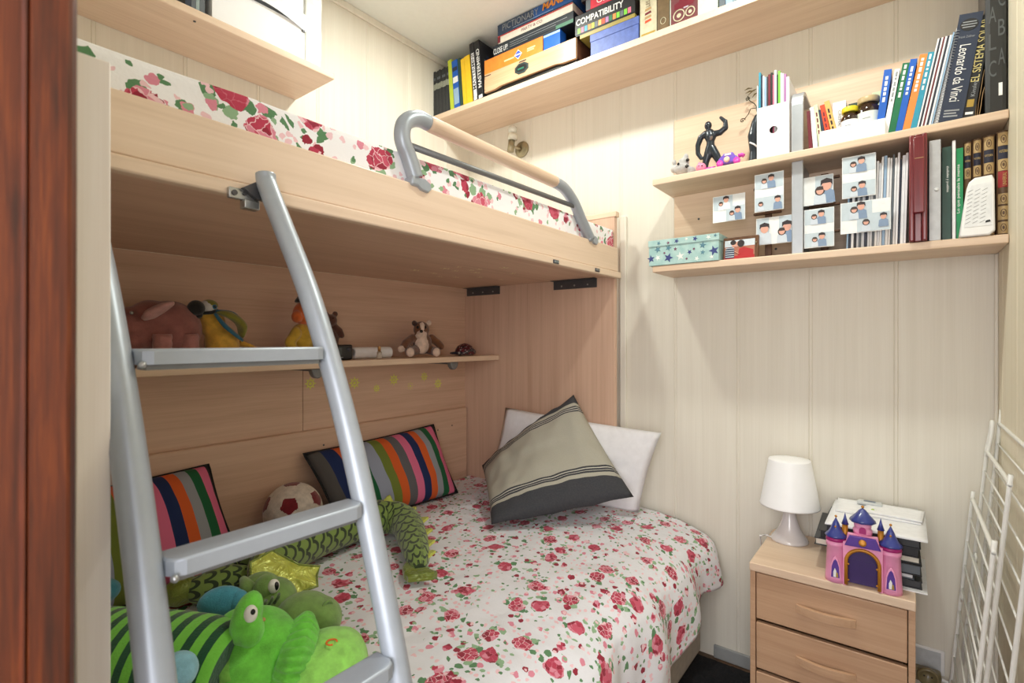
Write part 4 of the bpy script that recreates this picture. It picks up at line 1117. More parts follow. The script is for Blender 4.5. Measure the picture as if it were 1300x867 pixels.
for x, z, off in ((1.665, .33, .0), (1.62, .27, .022), (2.09, .62, .0), (2.075, .50, .022)):
    m_ = MB(); m_.tube([(x + .016 * math.cos(t * PI / 6), yl(z, off) - .002 * (t % 2), z + .013 * math.sin(t * PI / 6)) for t in range(12)], .0035, wire, 8, closed=True); part('hook', m_, ar)
m_ = MB(); m_.tube(smoothpath([(2.095, yl(.93, 0), .93), (2.10, yl(1.0, -.005), 1.0), (2.112, yl(1.03, -.005), 1.035), (2.124, yl(1.0, -.005), 1.0), (2.12, yl(.93, 0), .93)], 5), .0055, wire, 10); part('hanging_loop', m_, ar)
for x, off in ((1.535, -.022), (2.11, -.022)):
    m_ = MB(); m_.cyl((x, yl(.0, off), 0), (x, yl(.05, off), .05), .010, white_p, n=12); part('foot', m_, ar)

# ================================================================== WALL LAMP under the top shelf
sc_ = thing('wall_lamp', 'small nickel wall lamp with bare bulb below the top shelf', 'lamp', WX(663, 190, XW))
c = WX(663, 190, XW); F = frame(c + Vector((-.0002, 0, 0)), (0, -1, 0), (0, 0, 1))
mb = MB(); mb.lathe([(0, 0), (.042, 0), (.042, .004), (.038, .010), (.034, .008), (.030, .012), (.012, .014), (0, .014)], (0, 0, 0), brass, 32, M=F); part('wall_plate', mb, sc_)
p1 = c + Vector((-.05, .03, .012)); mb = MB(); mb.tube(smoothpath([c + Vector((-.014, 0, 0)), c + Vector((-.035, .008, 0)), p1], 4), .006, brass, 10); part('arm', mb, sc_)
mb = MB(); mb.cyl(p1 + Vector((-.002, .008, -.030)), p1 + Vector((0, .0, .028)), .017, brass, n=20); part('lamp_holder', mb, sc_)
mb = MB(); axis_ = Vector((.002, -.008, .06)).normalized(); zt = p1 + axis_ * .030
Fb = Matrix.Translation(zt)
mb.lathe([(0, 0), (.024, .001), (.025, .018), (.024, .030), (0, .031)], (0, 0, 0), plain('cream_socket', S(226, 222, 206), .4), 24, M=Fb)
bbm = plain('frosted_bulb', S(236, 236, 226), .15, trans=.2); mb.lathe([(.014, .031), (.021, .040), (.024, .052), (.021, .064), (.012, .072), (0, .074)], (0, 0, 0), bbm, 24, M=Fb, cap=False); part('bulb', mb, sc_, 'bare frosted bulb')
# ================================================================== WALL SHELVES
def UY(u, x): return WX(u, 300, x).y
ws = thing('wall_shelf', 'two-tier beech wall shelf with back board and aluminium upright', 'shelf', (2.04, .3, 1.545))
mb = MB(); mb.box((1.930, YR + .001, 1.545), (2.1495, .792, 1.570), beechY, .003); part('shelf_board', mb, ws)
mb = MB(); mb.box((1.930, YR + .001, 1.885), (2.1495, .792, 1.910), beechY, .003); part('shelf_board', mb, ws)
mb = MB(); mb.box((2.136, YR + .002, 1.5705), (2.1495, .780, 1.8845), beechY, .001); bp_ = part('back_board', mb, ws)
mb = MB(); mb.box((2.136, YR + .002, 1.9105), (2.1495, .780, 2.206), beechY, .001); part('back_board', mb, ws)
for u, v in ((887, 278), (985, 316)):
    q = WX(u, v, 2.1355); mb = MB(); mb.cyl((2.1362, q.y, q.z), (2.1352, q.y, q.z), .0045, darkmetal, n=10); part('screw_cap', mb, bp_)
uy0, uy1 = .2765, .3115
pr_ = [(1.962, 1.5702)] + [(1.962, 1.8848)]
mb = MB(); mb.box((1.958, uy0, 1.5702), (1.968, uy1, 1.8848), alum, .003); mb.box((1.968, uy0 + .006, 1.5702), (2.1355, uy0 + .0075, 1.8848), alum); part('upright', mb, ws, 'aluminium upright')
arc = [(1.958, 1.9102), (1.958, 2.075)] + [(1.958 + .055 * (1 - math.cos(a_)), 2.075 + .055 * math.sin(a_)) for a_ in [k * PI / 16 for k in range(1, 9)]] + [(2.1355, 2.130)]
inn = [(2.1355, 2.120), (2.013, 2.120)] + [(2.013 - .045 * math.sin(a_), 2.075 + .045 * math.cos(a_)) for a_ in [k * PI / 16 for k in range(1, 9)]] + [(1.968, 1.9102)]
mb = MB(); mb.prism(arc + inn, frame((0, uy1, 0), (1, 0, 0), (0, 0, 1)), uy1 - uy0, alum, .002); part('upright', mb, ws, 'curved aluminium upright')

top_ = thing('long_shelf', 'long beech shelf high on the book wall holding board games', 'shelf', (2.0, .87, 2.42))
mb = MB(); mb.box((1.868, YR + .001, 2.420), (2.1495, 1.9595, 2.445), beechY, .002); lb_ = part('shelf_board', mb, top_)
ys = UY(745, 1.866)
mb = MB(); mb.box((1.864, YR + .001, 2.4185), (1.8678, ys, 2.4445), railX, .001); part('edge_strip', mb, lb_, 'lighter front edge strip')
mb = MB(); mb.box((1.8665, ys + .001, 2.4195), (1.8678, 1.9595, 2.4445), beechY); part('edge_strip', mb, lb_)
ls = thing('side_shelf', 'short beech shelf high on the left wall above the upper mattress', 'shelf', (.64, 1.82, 2.25))
mb = MB(); mb.box((.14, 1.690, 2.250), (1.112, 1.9595, 2.274), beechX, .003); sb_ = part('shelf_board', mb, ls)
q = WZ(247, 27, 2.2499); mb = MB(); mb.cyl((q.x, q.y, 2.2505), (q.x, q.y, 2.2485), .004, darkmetal, n=10); part('screw_cap', mb, sb_)

# ------------------------------------------------------------------ book maker: spine faces the room (-X), y runs to the right as it falls
Z1, Z2, Z3 = 1.5704, 1.9104, 2.4454
def bookM(yl_, t, xf, zb, lean):
    a_ = R(lean)
    piv = Vector((0, -t, 0)) if a_ >= 0 else Vector((0, 0, 0))
    return Matrix.Translation((xf, yl_, zb + .0003)) @ Matrix.Translation(piv) @ Matrix.Rotation(a_, 4, 'X') @ Matrix.Translation(-piv)
def SF(M_, y, z, mode='h', lift=0.0):
    """frame on the spine: h = reads to the right, d = reads downwards, u = reads upwards"""
    x, yv = {'h': ((0, -1, 0), (0, 0, 1)), 'd': ((0, 0, -1), (0, -1, 0)), 'u': ((0, 0, 1), (0, 1, 0))}[mode]
    return M_ @ frame((-lift, y, z), x, yv)
def book(label, yl_, t, h, d, xf, zb, cover, lean=0, group=None, cat='book', texts=(), bands=(), pages=True, rnd=0.0, name='book'):
    M_ = bookM(yl_, t, xf, zb, lean)
    o = thing(name, label, cat, M_ @ Vector((d / 2, -t / 2, 0)), group)
    bt = min(.003, t * .18); mb = MB()
    if t < .007 or not pages:
        mb.box((0, 0, 0), (d, -t, h), cover, min(.001, t * .2), M=M_)
        part('cover', mb, o)
    else:
        mb.box((0, 0, 0), (d, -bt, h), cover, M=M_); mb.box((0, -t + bt, 0), (d, -t, h), cover, M=M_)
        if rnd:
            pts = [(0, 0)] + [(-rnd * math.sin(PI * k / 10), -t * k / 10) for k in range(1, 10)] + [(0, -t), (.004, -t), (.004, 0)]
            mb.prism(pts, M_ @ frame((0, 0, 0), (1, 0, 0), (0, 1, 0)), h, cover)
        else: mb.box((0, -bt, 0), (.0025, -t + bt, h), cover, M=M_)
        part('cover', mb, o)
        mb = MB(); mb.box((.0045, -bt - .0002, .003), (d - .004, -t + bt + .0002, h - .003), cream_pg, M=M_); part('page_block', mb, o)
    for z0, z1, mt in bands:
        mb = MB()
        if rnd:
            pts = [(-rnd * math.sin(PI * k / 10) - .0007, -t * k / 10) for k in range(1, 10)]
            mb.prism(pts + [(p[0] + .0004, p[1]) for p in pts[::-1]], M_ @ frame((0, 0, z0), (1, 0, 0), (0, 1, 0)), z1 - z0, mt)
        else: mb.box((-.0006, -t * .06, z0), (-.0001, -t * .94, z1), mt, M=M_)
        part('spine_band', mb, o)
    if texts:
        mb = MB()
        for s, mode, y, z, w, hh, mt in texts: mb.text(s, SF(M_, y, z, mode, rnd + .0008), w, hh, mt, lift=.0004)
        part('lettering', mb, o)
    return o
white_i = plain('white_ink', S(236, 236, 236), .6); cream_i = plain('cream_ink', S(224, 208, 140), .6); gold_i = plain('gold_ink', S(196, 168, 104), .45, metal=.3); red_i = plain('red_ink', S(190, 36, 40), .5); black_i = plain('black_ink', S(30, 30, 32), .6); grey_i = plain('grey_ink', S(150, 154, 160), .6)
royal = card('royal_blue_card', S(24, 92, 190)); emer = card('emerald_card', S(16, 108, 70)); orange = card('orange_card', S(244, 138, 66)); teal = card('teal_card', S(48, 146, 176)); maroon = card('maroon_card', S(112, 28, 44)); dgreen = card('dark_green_card', S(38, 70, 62)); bgreen = card('bright_green_card', S(20, 140, 84)); vermil = card('vermilion_card', S(226, 72, 36)); peach = card('peach_card', S(240, 176, 100)); palegr = card('pale_green_card', S(214, 224, 186)); lilac = card('lilac_card', S(170, 120, 170)); limec = card('lime_card', S(120, 200, 60)); pinkc = card('pink_card', S(214, 110, 140)); sky = card('sky_card', S(150, 180, 210)); kraft = card('kraft_paper', S(176, 142, 98)); ylw = card('yellow_card', S(240, 196, 40)); limey = card('lime_yellow_card', S(190, 206, 60)); midn = card('midnight_card', S(40, 50, 72))

# ---- upper tier, right half: leaning row of books
XF = 1.962
def span(u0, u1, x=XF): y0, y1 = UY(u0, x), UY(u1, x); return y0, y0 - y1
Lrow = [  # u0,u1 at foot, height, cover, lean, label, texts
    (1110, 1120, .205, royal, 7, 'bright blue book with white title, leftmost of the leaning row on the upper tier', [('u', 'white')]),
    (1120, 1127, .200, white_c, 9, 'white book between the bright blue and green books', [('u', 'grey')]),
    (1127, 1136, .212, emer, 10, 'emerald green book with white title on the upper tier', [('u', 'white')]),
    (1136, 1145, .218, royal, 10, 'blue book with white title beside the orange book', [('u', 'white')]),
    (1145, 1155, .225, orange, 11, 'orange book in the leaning row on the upper tier', [('u', 'white')]),
    (1155, 1163, .226, teal, 11, 'teal blue book right of the orange book', [('u', 'white')])]
WORDS = ['CUENTO', 'LIBRO', 'SALUD', 'MUNDO', 'AGENDA', 'ATLAS']
for i, (u0, u1, h, mt, ln, lab, tx) in enumerate(Lrow):
    y0, t = span(u0, u1); t -= .0006
    tt = [('u', white_i)] if tx[0][1] == 'white' else [('u', grey_i)]
    # unreadable small title in the photograph: short bars of ink
    bands = [(h * .50, h * .52, tt[0][1])] if False else ()
    o = book(lab, y0, t, h, .15, XF, Z2, mt, ln, None, bands=bands)
    M_ = bookM(y0, t, XF, Z2, ln); mb = MB(); r_ = rng(i)
    z = h * .52
    while z < h * .92:
        l_ = r_.uniform(.006, .016); mb.box((-.0006, -t * .32, z), (-.0001, -t * .68, z + l_), tt[0][1], M=M_); z += l_ + r_.uniform(.003, .006)
    part('title_print', mb, o)
y = UY(1163, XF) - .0004
mg = [(.004, white_m), (.0035, navy), (.004, white_m), (.003, maroon), (.0045, white_m), (.004, navy), (.005, white_m)]
for t, mt in mg:
    book('thin white and navy magazines leaning between the teal book and the notebooks' if mt is white_m else ('thin navy magazine leaning between white ones' if mt is navy else 'thin maroon magazine among the white ones beside the teal book'), y, t, .262, .19, XF, Z2, mt, 11, 'thin leaning magazines' if mt is white_m or mt is navy else None, 'magazine'); y -= t + .0007
for t, mt, lab, h in ((.004, sky, 'thin pale blue folder leaning left of the spiral notebook', .268),):
    book(lab, y, t, h, .19, XF, Z2, mt, 11); y -= t + .0007
# spiral notebook
t = .012; M_ = bookM(y, t, XF, Z2, 11); nb = thing('spiral_notebook', 'white spiral-bound notebook leaning against the navy art book', 'notebook', M_ @ Vector((.1, -t / 2, 0)))
mb = MB(); mb.box((.006, -.001, 0), (.19, -t + .001, .278), white_m, M=M_); part('pages', mb, nb)
mb = MB()
for k in range(34):
    z = .008 + k * .0078
    mb.tube([M_ @ Vector((.008 - .0075 + .0075 * math.cos(a_ * PI / 5), -t / 2 + .0058 * math.sin(a_ * PI / 5), z)) for a_ in range(10)], .0009, grey_i, 5, closed=True)
part('spiral', mb, nb); y -= t + .0008
# Leonardo
y0 = y; t = .052; h = .302; M_ = bookM(y0, t, XF - .004, Z2, 9)
o = book('thick dark navy art book with large white serif title in the leaning row', y0, t, h, .17, XF - .004, Z2, midn, 9, texts=[('Leonardo da Vinci', 'd', -t * .28, .215, .158, .024, white_i), ('Frank Zöllner', 'h', -.008, .234, .036, .006, grey_i)])
mb = MB()
Fe = SF(M_, -t / 2, .270, 'h', .0005); mb.prism([(.020 * math.cos(k * PI / 10), .017 * math.sin(k * PI / 10)) for k in range(20)], Fe, .0006, black_i)
for zz, ww in ((.006, .030), (-.001, .034), (-.008, .028)): mb.box((-.0016, -t / 2 - ww / 2, .270 + zz), (-.0012, -t / 2 + ww / 2, .270 + zz + .0025), grey_i, M=M_)
part('emblem', mb, o, 'black round emblem with pale lines')
mb = MB(); 
for k, ww in enumerate((.034, .028, .032)): mb.box((-.0007, -.008, .030 - k * .008), (-.0002, -.008 - ww, .034 - k * .008), grey_i, M=M_)
part('small_print', mb, o); y -= t + .0012
# El sistema solar
t = .025; h = .288; o = book('black book with cream vertical title beside the navy art book', y, t, h, .165, XF, Z2, black_c, 8, texts=[('EL SISTEMA SOLAR', 'u', -t + .004, .105, .172, .018, cream_i), ('Kinsley', 'u', -t + .004, .064, .044, .012, grey_i)])
M_ = bookM(y, t, XF, Z2, 8); mb = MB(); mb.box((-.0007, -.004, .035), (-.0002, -.019, .056), ochre, M=M_); mb.box((-.0007, -.004, .014), (-.0002, -.021, .021), white_i, M=M_); part('spine_patch', mb, o); y -= t + .0015
# kraft paper folder, edges curling
M_ = bookM(y, .018, XF, Z2, 6)
kf = thing('paper_folder', 'brown kraft paper folder with crumpled edge beside the black binder', 'folder', M_ @ Vector((.08, -.01, 0)))
for k, (yo, hh) in enumerate(((-.003, .30), (-.008, .335), (-.013, .318))):
    mb = MB()
    mb.grid(lambda s, w, yo=yo, hh=hh, k=k: M_ @ Vector((.004 + .15 * s + .004 * nz(w * 5, k), yo + .004 * math.sin(w * 5 + k) * (1 - s) + .0025 * nz(s * 4, w * 7, k), hh * w)), 8, 18, kraft)
    oo = part('sheet', mb, kf); sd = oo.modifiers.new('th', 'SOLIDIFY'); sd.thickness = .0015
y -= .024
# big black binder
yb0 = UY(1250, XF); t = yb0 - (YR + .004); h = .47
M_ = bookM(yb0, t, XF - .012, Z2, 0)
bb_ = thing('binder', 'tall glossy black ring binder at the right end of the upper tier', 'binder', M_ @ Vector((.1, -t / 2, 0)))
blk_g = plain('glossy_black_board', S(34, 36, 40), .3, coat=.3)
mb = MB(); mb.box((0, 0, 0), (.175, -.003, h), blk_g, .001, M=M_); mb.box((0, -t + .003, 0), (.175, -t, h), blk_g, .001, M=M_)
mb.prism([(0, 0), (-.006, -t * .22), (-.006, -t * .78), (0, -t), (.003, -t), (.003, 0)], M_ @ frame((0, 0, 0), (1, 0, 0), (0, 1, 0)), h, blk_g); part('cover', mb, bb_)
mb = MB(); mb.box((.02, -.006, .004), (.165, -t + .006, h - .01), white_m, M=M_); part('pages', mb, bb_)
dk_i = plain('dark_grey_ink', S(84, 88, 92), .35)
mb = MB()
for k, ch in enumerate('CLASS'): mb.text(ch, SF(M_, -.007, .10 + k * .075, 'h', .0068), t * .35, .045, dk_i); 
for k, ch in enumerate('ABC'): mb.text(ch, SF(M_, -t * .60, .13 + k * .08, 'h', .0068), t * .32, .045, dk_i)
part('lettering', mb, bb_, 'dark grey embossed letters')
mb = MB(); mb.box((-.0072, -t * .62, .045), (-.0066, -t * .80, .080), white_i, M=M_); part('spine_label', mb, bb_)

# ---- upper tier, middle: boxes, jars, small books
small = [(1022, 1027, .140, maroon, 'small maroon book against the aluminium upright'), (1027, 1033, .150, white_c, 'small white book second from the aluminium upright'), (1033.5, 1039, .155, palegr, 'small pale green book in the left-leaning set'), (1039.5, 1043, .135, midn, 'thin dark blue book left of the vermilion book'), (1043.5, 1050, .150, vermil, 'small vermilion book with dark title, left-leaning'), (1051, 1058, .160, peach, 'small peach book, rightmost of the left-leaning set')]
for i, (u0, u1, h, mt, lab) in enumerate(small):
    y0, t = span(u0, u1, 1.975); ln = -3 - i * 1.6
    sh_ = -.010 + .0045 * i
    o = book(lab, y0 - .012 - i * .0015, t - .0006, h, .11, 1.975, Z2, mt, ln)
    if mt in (vermil, peach, palegr):
        M_ = bookM(y0 - .012 - i * .0015, t - .0006, 1.975, Z2, ln); mb = MB()
        for k in range(4): mb.box((-.0006, -t * .3, h * (.35 + .13 * k)), (-.0001, -t * .62, h * (.44 + .13 * k)), black_i if mt is peach else maroon, M=M_)
        part('title_print', mb, o)
def carton(label, u0, u1, h, d, xf, zb, mt, name='carton', cat='box', bev=.001):
    y0, t = span(u0, u1, xf); mb = MB(); mb.box((xf, y0 - t, zb), (xf + d, y0, zb + h), mt, bev)
    return solo(name, mb, label, cat), y0, t
o, y0, t = carton('tall slim white carton left of the small jars', 1057, 1074, .165, .055, 2.02, Z2, white_c)
mb = MB(); mb.text('CREMA', frame((2.0195, y0 - t * .42, Z2 + .135), (0, 0, -1), (0, -1, 0)), .05, t * .22, grey_i); part('lettering', mb, o)
o, y0, t = carton('dark green carton behind the yellow-lidded jar', 1077, 1090, .168, .03, 2.07, Z2, dgreen)
o, y0, t = carton('slim red carton between the two jars, at the back', 1091, 1099, .175, .03, 2.075, Z2, vermil)
o, y0, t = carton('pinkish brown slim carton behind the brown jar', 1100.5, 1106, .175, .03, 2.075, Z2, card('rosy_card', S(206, 140, 116)))
o, y0, t = carton('pale yellow-green carton behind the brown jar', 1107, 1119, .19, .03, 2.075, Z2, palegr)
def jar(label, u, r, h, xf, lid, body, lab_, lidh, ribbed=False):
    y_ = UY(u, xf); o = thing('jar', label, 'jar', (xf, y_, Z2)); c = (xf, y_, Z2)
    mb = MB(); mb.lathe([(0, 0), (r * .95, 0), (r, .004), (r, h * .80), (r * .94, h * .87), (r * .74, h * .92), (r * .74, h), (0, h)], c, body, 28); part('glass_body', mb, o)
    # paper label wraps part of the jar
    mb = MB(); mb.grid(lambda s, w: (xf + (r + .0005) * math.cos(PI * (.62 + .76 * w)), y_ + (r + .0005) * math.sin(PI * (.62 + .76 * w)), Z2 + h * (.12 + .62 * s)), 1, 20, lab_); ll = part('label', mb, o)
    mb = MB()
    for k in range(4): mb.grid(lambda s, w, k=k: (xf + (r + .0009) * math.cos(PI * (.86 + .2 * w)), y_ + (r + .0009) * math.sin(PI * (.86 + .2 * w)), Z2 + h * (.2 + .12 * k + .025 * s)), 1, 6, grey_i if k % 2 else bgreen)
    part('label_print', mb, ll)
    mb = MB(); mb.lathe([(0, h), (r * .86, h), (r * .88, h + .002), (r * .88, h + lidh - .002), (r * .84, h + lidh), (0, h + lidh)], c, lid, 32); part('lid', mb, o)
amber = plain('amber_glass', S(48, 30, 20), .08, coat=.5)
jar('brown glass jar with yellow lid and white label behind the long white box', 1079, .026, .110, 1.998, plain('yellow_lid', S(222, 206, 44), .4), amber, white_m, .016)
jar('larger brown glass jar with tan lid behind the long white box', 1102.5, .034, .128, 2.005, plain('tan_lid', S(186, 164, 122), .4), amber, card('printed_label', S(224, 230, 216)), .018)
y0, t = span(1040.5, 1124, 1.945); mb = MB(); mb.box((1.945, y0 - t, Z2), (1.975, y0, Z2 + .052), white_c, .0015)
lo_ = solo('long_box', mb, 'long low white box lying in front of the jars on the upper tier', 'box'); mb = MB(); mb.text('apple care', frame((1.9446, y0 - t * .40, Z2 + .027), (0, -1, 0), (0, 0, 1)), .045, .006, plain('faint_ink', S(206, 206, 210), .5)); part('lettering', mb, lo_)

# ---- upper tier, left: magazine file, figures
yf0, yf1 = UY(961, 1.945), UY(1003, 1.962)
mf = thing('magazine_file', 'white card magazine file with round thumb hole on the upper tier', 'magazine file', (2.03, (yf0 + yf1) / 2, Z2))
xa, xb = 1.945, 2.125; yA, yB = yf0, yf1
hA = .178
mb = MB(); fc = [(0, .0), (yA - yB, .0), (yA - yB, hA), (0, hA)]
# front with a round hole built as a ring of quads
Ff = frame((xa, yA, Z2 + .0004), (0, -1, 0), (0, 0, 1)); Wf = yA - yB; hc = Vector((Wf * .52, hA * .52)); hr = .0125
def frontf(s, w):
    a_ = 2 * PI * w; dx, dy = math.cos(a_), math.sin(a_)
    tx = ((Wf - hc.x) / dx if dx > 0 else hc.x / -dx) if abs(dx) > 1e-6 else 1e9
    ty = ((hA - hc.y) / dy if dy > 0 else hc.y / -dy) if abs(dy) > 1e-6 else 1e9
    rr = hr + (min(tx, ty) - hr) * s
    return Ff @ Vector((hc.x + dx * rr, hc.y + dy * rr, 0))
corn = sorted({(math.atan2(cy_ - hc.y, cx_ - hc.x) / (2 * PI)) % 1 for cx_ in (0, Wf) for cy_ in (0, hA)} | {k / 32 for k in range(32)})
mb.grid(lambda s, w: frontf(s, corn[int(round(w * len(corn))) % len(corn)]), 1, len(corn), white_c, cv=True, smooth=False)
fo = part('front', mb, mf); sd = fo.modifiers.new('th', 'SOLIDIFY'); sd.thickness = .002; sd.offset = 0
mb = MB(); mb.box((xa + .001, yA - .002, Z2 + .0004), (xb, yA, Z2 + .26), white_c); mb.box((xa + .001, yB, Z2 + .0004), (xb, yB + .002, Z2 + .26), white_c); mb.box((xb - .002, yB + .002, Z2 + .0004), (xb, yA - .002, Z2 + .26), white_c); mb.box((xa + .001, yB + .002, Z2 + .0004), (xb - .002, yA - .002, Z2 + .0024), white_c); part('case', mb, mf)
mb = MB(); mb.box((xa + .0035, yB + .003, Z2 + .05), (xa + .0045, yA - .003, Z2 + .14), black_c); part('inside_shadow_card', mb, mf) if False else mb.bm.free()
y = yA - .0028; r_ = rng(5)
mags = [(.0055, teal, .262), (.005, midn, .250), (.0045, white_m, .246), (.006, sky, .240), (.004, darkg, .240), (.0065, maroon, .246), (.0055, black_c, .250), (.004, pinkc, .240), (.006, white_m, .254), (.004, darkg, .236), (.0060, limec, .248), (.0035, white_m, .240), (.005, white_m, .236), (.0065, lilac, .232), (.0065, white_m, .220)]
nm = {id(teal): 'teal', id(midn): 'midnight blue', id(sky): 'pale blue', id(maroon): 'dark red', id(black_c): 'black', id(pinkc): 'pink', id(limec): 'lime green', id(lilac): 'lilac', id(darkg): 'charcoal', id(white_m): 'white'}
sc_t = (yA - yB - .006) / (sum(m_[0] for m_ in mags) + .0004 * len(mags))
for t, mt, h in mags:
    t *= sc_t; h += .045
    multi = mt in (white_m, darkg)
    mb = MB(); mb.box((xa + .014, y - t, Z2 + .003), (xa + .16, y, Z2 + .003 + h), mt, .0006)
    solo('magazine', mb, ('thin %s magazines standing in the white magazine file' if multi else '%s magazine standing in the white magazine file') % nm[id(mt)], 'magazine', ('%s magazines in the file' % nm[id(mt)]) if multi else None); y -= t + .0004 * sc_t
# dark wall-side figurines
bronze = plain('dark_bronze', S(38, 46, 56), .32, metal=.35, coat=.4); skin_b = plain('worn_bronze', S(112, 96, 88), .4, metal=.2)
def g(u, v, x=2.03): return WX(u, v, x)
fg = thing('statuette', 'dark bronze statuette of a dancing figure with one arm raised', 'statuette', g(904, 204))
me = blob([('t', [g(894, 204), g(896, 192), g(899, 182), g(901, 173)], [.009, .0115, .0145, .014], bronze),
           ('t', [g(914, 204), g(914, 192), g(909, 183), g(904, 174)], [.009, .0105, .014, .014], bronze),
           ('t', [g(902, 173), g(902, 166), g(902, 160), g(901, 156)], [.0145, .0135, .020, .018], bronze),
           ('t', [g(900.5, 154), g(900, 151)], [.007, .007], bronze), (g(899, 145.5), (.012, .0125, .015), bronze),
           ('t', [g(906, 156), g(914, 154), g(921, 148)], [.0115, .0105, .009], bronze), ('t', [g(921, 148), g(921, 140), g(915, 135)], [.009, .007, .0045], bronze),
           ('t', [g(896, 156), g(889.5, 161), g(886, 171), g(886, 181)], [.0115, .0105, .009, .0075], bronze), ('t', [g(886, 181), g(890, 187)], [.0075, .006], bronze)], .0026, 2)
part('figure', rest(me, Z2), fg)
mb = MB(); mb.ell(g(902.5, 174, 2.0165), (.005, .008, .013), skin_b); part('worn_torso', mb, fg, 'lighter worn torso')
f2 = thing('figurine', 'slim dark figurine partly hidden behind the white magazine file', 'statuette', g(956, 200, 2.07))
me = blob([('t', [g(957, 200, 2.07), g(957, 182, 2.07), g(956, 162, 2.07), g(959, 145, 2.07), g(961, 138, 2.07)], [.020, .013, .017, .012, .008], bronze), (g(964, 128, 2.07), (.010, .010, .012), bronze)], .004, 3); part('figure', rest(me, Z2), f2)
mb = MB(); mb.tube([g(952, 181, 2.054), g(957, 183, 2.050), g(961, 186, 2.05)], .003, white_p, 8); part('belt', mb, f2, 'white belt')
cw = plain('dark_wire', S(64, 58, 44), .4, metal=.6)
wr_ = thing('wire_ornament', 'curly dark wire ornament with leaves behind the magazine file', 'ornament', g(955, 200, 2.10))
mb = MB(); st_ = smoothpath([g(966, 205, 2.10), g(966, 160, 2.10), g(960, 135, 2.10), g(952, 128, 2.10), g(949, 122, 2.10)], 6); mb.tube(st_, .0018, cw, 6); part('stem', mb, wr_)
def spiral(c, r0, turns, x):
    return [c + Vector((0, -r0 * (1 - k / 40) * math.cos(turns * 2 * PI * k / 40), r0 * (1 - k / 40) * math.sin(turns * 2 * PI * k / 40))) for k in range(38)]
mb = MB(); mb.tube([g(960, 137, 2.10), g(953, 138, 2.10), g(950, 145, 2.10), g(946, 150, 2.10)] + spiral(g(942.5, 153, 2.10), .009, 1.6, 2.1), .0016, cw, 6); part('curl', mb, wr_)
mb = MB(); mb.tube([g(949, 122, 2.10)] + spiral(g(949, 126, 2.10), .008, 1.4, 2.1), .0016, cw, 6); part('curl', mb, wr_)
olv = plain('bronze_leaf', S(118, 104, 66), .4, metal=.4)
for k, (u, v, u2, v2) in enumerate(((955, 112, 945, 115), (958, 115, 946, 119), (960, 113, 950, 121), (961, 118, 955, 124))):
    mb = MB(); p0, p1 = g(u, v, 2.10), g(u2, v2, 2.10); mb.tube([p0, p0.lerp(p1, .5) + Vector((0, 0, .004)), p1], [.002, .005, .001], olv, 8, flat=.4); part('leaf', mb, wr_)
greyp = plush('grey_plush', S(186, 184, 184)); 
dg = thing('plush_dog', 'tiny grey plush dog with black spots at the left end of the upper tier', 'soft toy', g(866, 214, 1.975))
gx = lambda u, v: WX(u, v, 1.98)
me = blob([(gx(866, 208), (.026, .030, .022), greyp), (gx(868, 200), (.018, .020, .017), greyp), (gx(871, 193), (.010, .008, .012), greyp), (gx(856, 209), (.012, .012, .012), greyp), (gx(878, 211), (.016, .014, .016), greyp), (gx(856, 200), (.008, .007, .010), greyp)], .0035, 2)
part('body', rest(me, Z2), dg)
for uu, vv, xx_ in ((873, 203, 1.966), (872, 211, 1.957)): mb = MB(); mb.ell(WX(uu, vv, xx_), (.005, .007, .006), eye_k); part('spot', mb, dg, 'black spot')
mb = MB(); mb.ell(WX(861, 208, 1.953), (.004, .005, .005), eye_k); part('nose', mb, dg)
pkp = plain('toy_pink', S(240, 140, 176), .4); mgt = plain('toy_magenta', S(212, 70, 178), .35); vlt = plain('toy_violet', S(128, 96, 206), .35)
px_ = lambda u, v: WX(u, v, 1.965)
pg_ = thing('pink_toy', 'pink plastic toy with a round head lying before the statuette', 'toy', px_(893, 212))
q = px_(890, 206); q.z = Z2 + .0185; mb = MB(); mb.ell(q, .0183, pkp); mb.ell(q + Vector((-.002, .006, .016)), (.006, .005, .006), pkp, nu=6, nv=10); part('head', mb, pg_)
for v_, r2 in ((Vector((-.0175, -.009, .002)), .0028), (Vector((-.0175, .003, .003)), .0022)): mb = MB(); mb.ell(q + v_, r2, eye_k, nu=6, nv=8); part('eye', mb, pg_)
mb = MB(); q1 = q + Vector((0, -.030, -.011)); mb.tube([q + Vector((0, -.014, -.010)), q1, q1 + Vector((0, -.022, 0))], [.006, .0075, .007], mgt, 12); part('body', mb, pg_, 'magenta body')
vc = thing('toy_phone', 'violet and magenta toy phone car in front of the statuette', 'toy', px_(927, 206))
c = px_(926, 200); Fv = frame((c.x - .012, c.y, Z2 + .0004), (0, -1, 0), (0, 0, 1))
mb = MB(); mb.prism([(-.034, .010), (.030, .010), (.034, .018), (.030, .030), (.018, .034), (.016, .046), (-.016, .046), (-.019, .034), (-.032, .030), (-.037, .020)], Fv @ Matrix.Translation((0, 0, -.020)), .030, vlt, .004); part('body', mb, vc, 'violet body')
mb = MB(); mb.prism([(-.012, .037), (.012, .037), (.010, .043), (-.010, .043)], Fv @ Matrix.Translation((0, 0, .0102)), .001, white_p); part('window', mb, vc)
mb = MB(); mb.lathe([(0, 0), (.0105, 0), (.0105, .003), (.008, .005), (0, .005)], (0, 0, 0), card('dial_beige', S(226, 190, 170)), 20, M=Fv @ Matrix.Translation((-.003, .022, .0103))); part('dial', mb, vc)
for dx in (-.028, .030):
    mb = MB(); mb.lathe([(0, 0), (.0115, 0), (.0125, .004), (.0115, .010), (0, .011)], (0, 0, 0), mgt, 20, M=Fv @ Matrix.Translation((dx, .0127, .002))); part('wheel', mb, vc, 'magenta wheel')
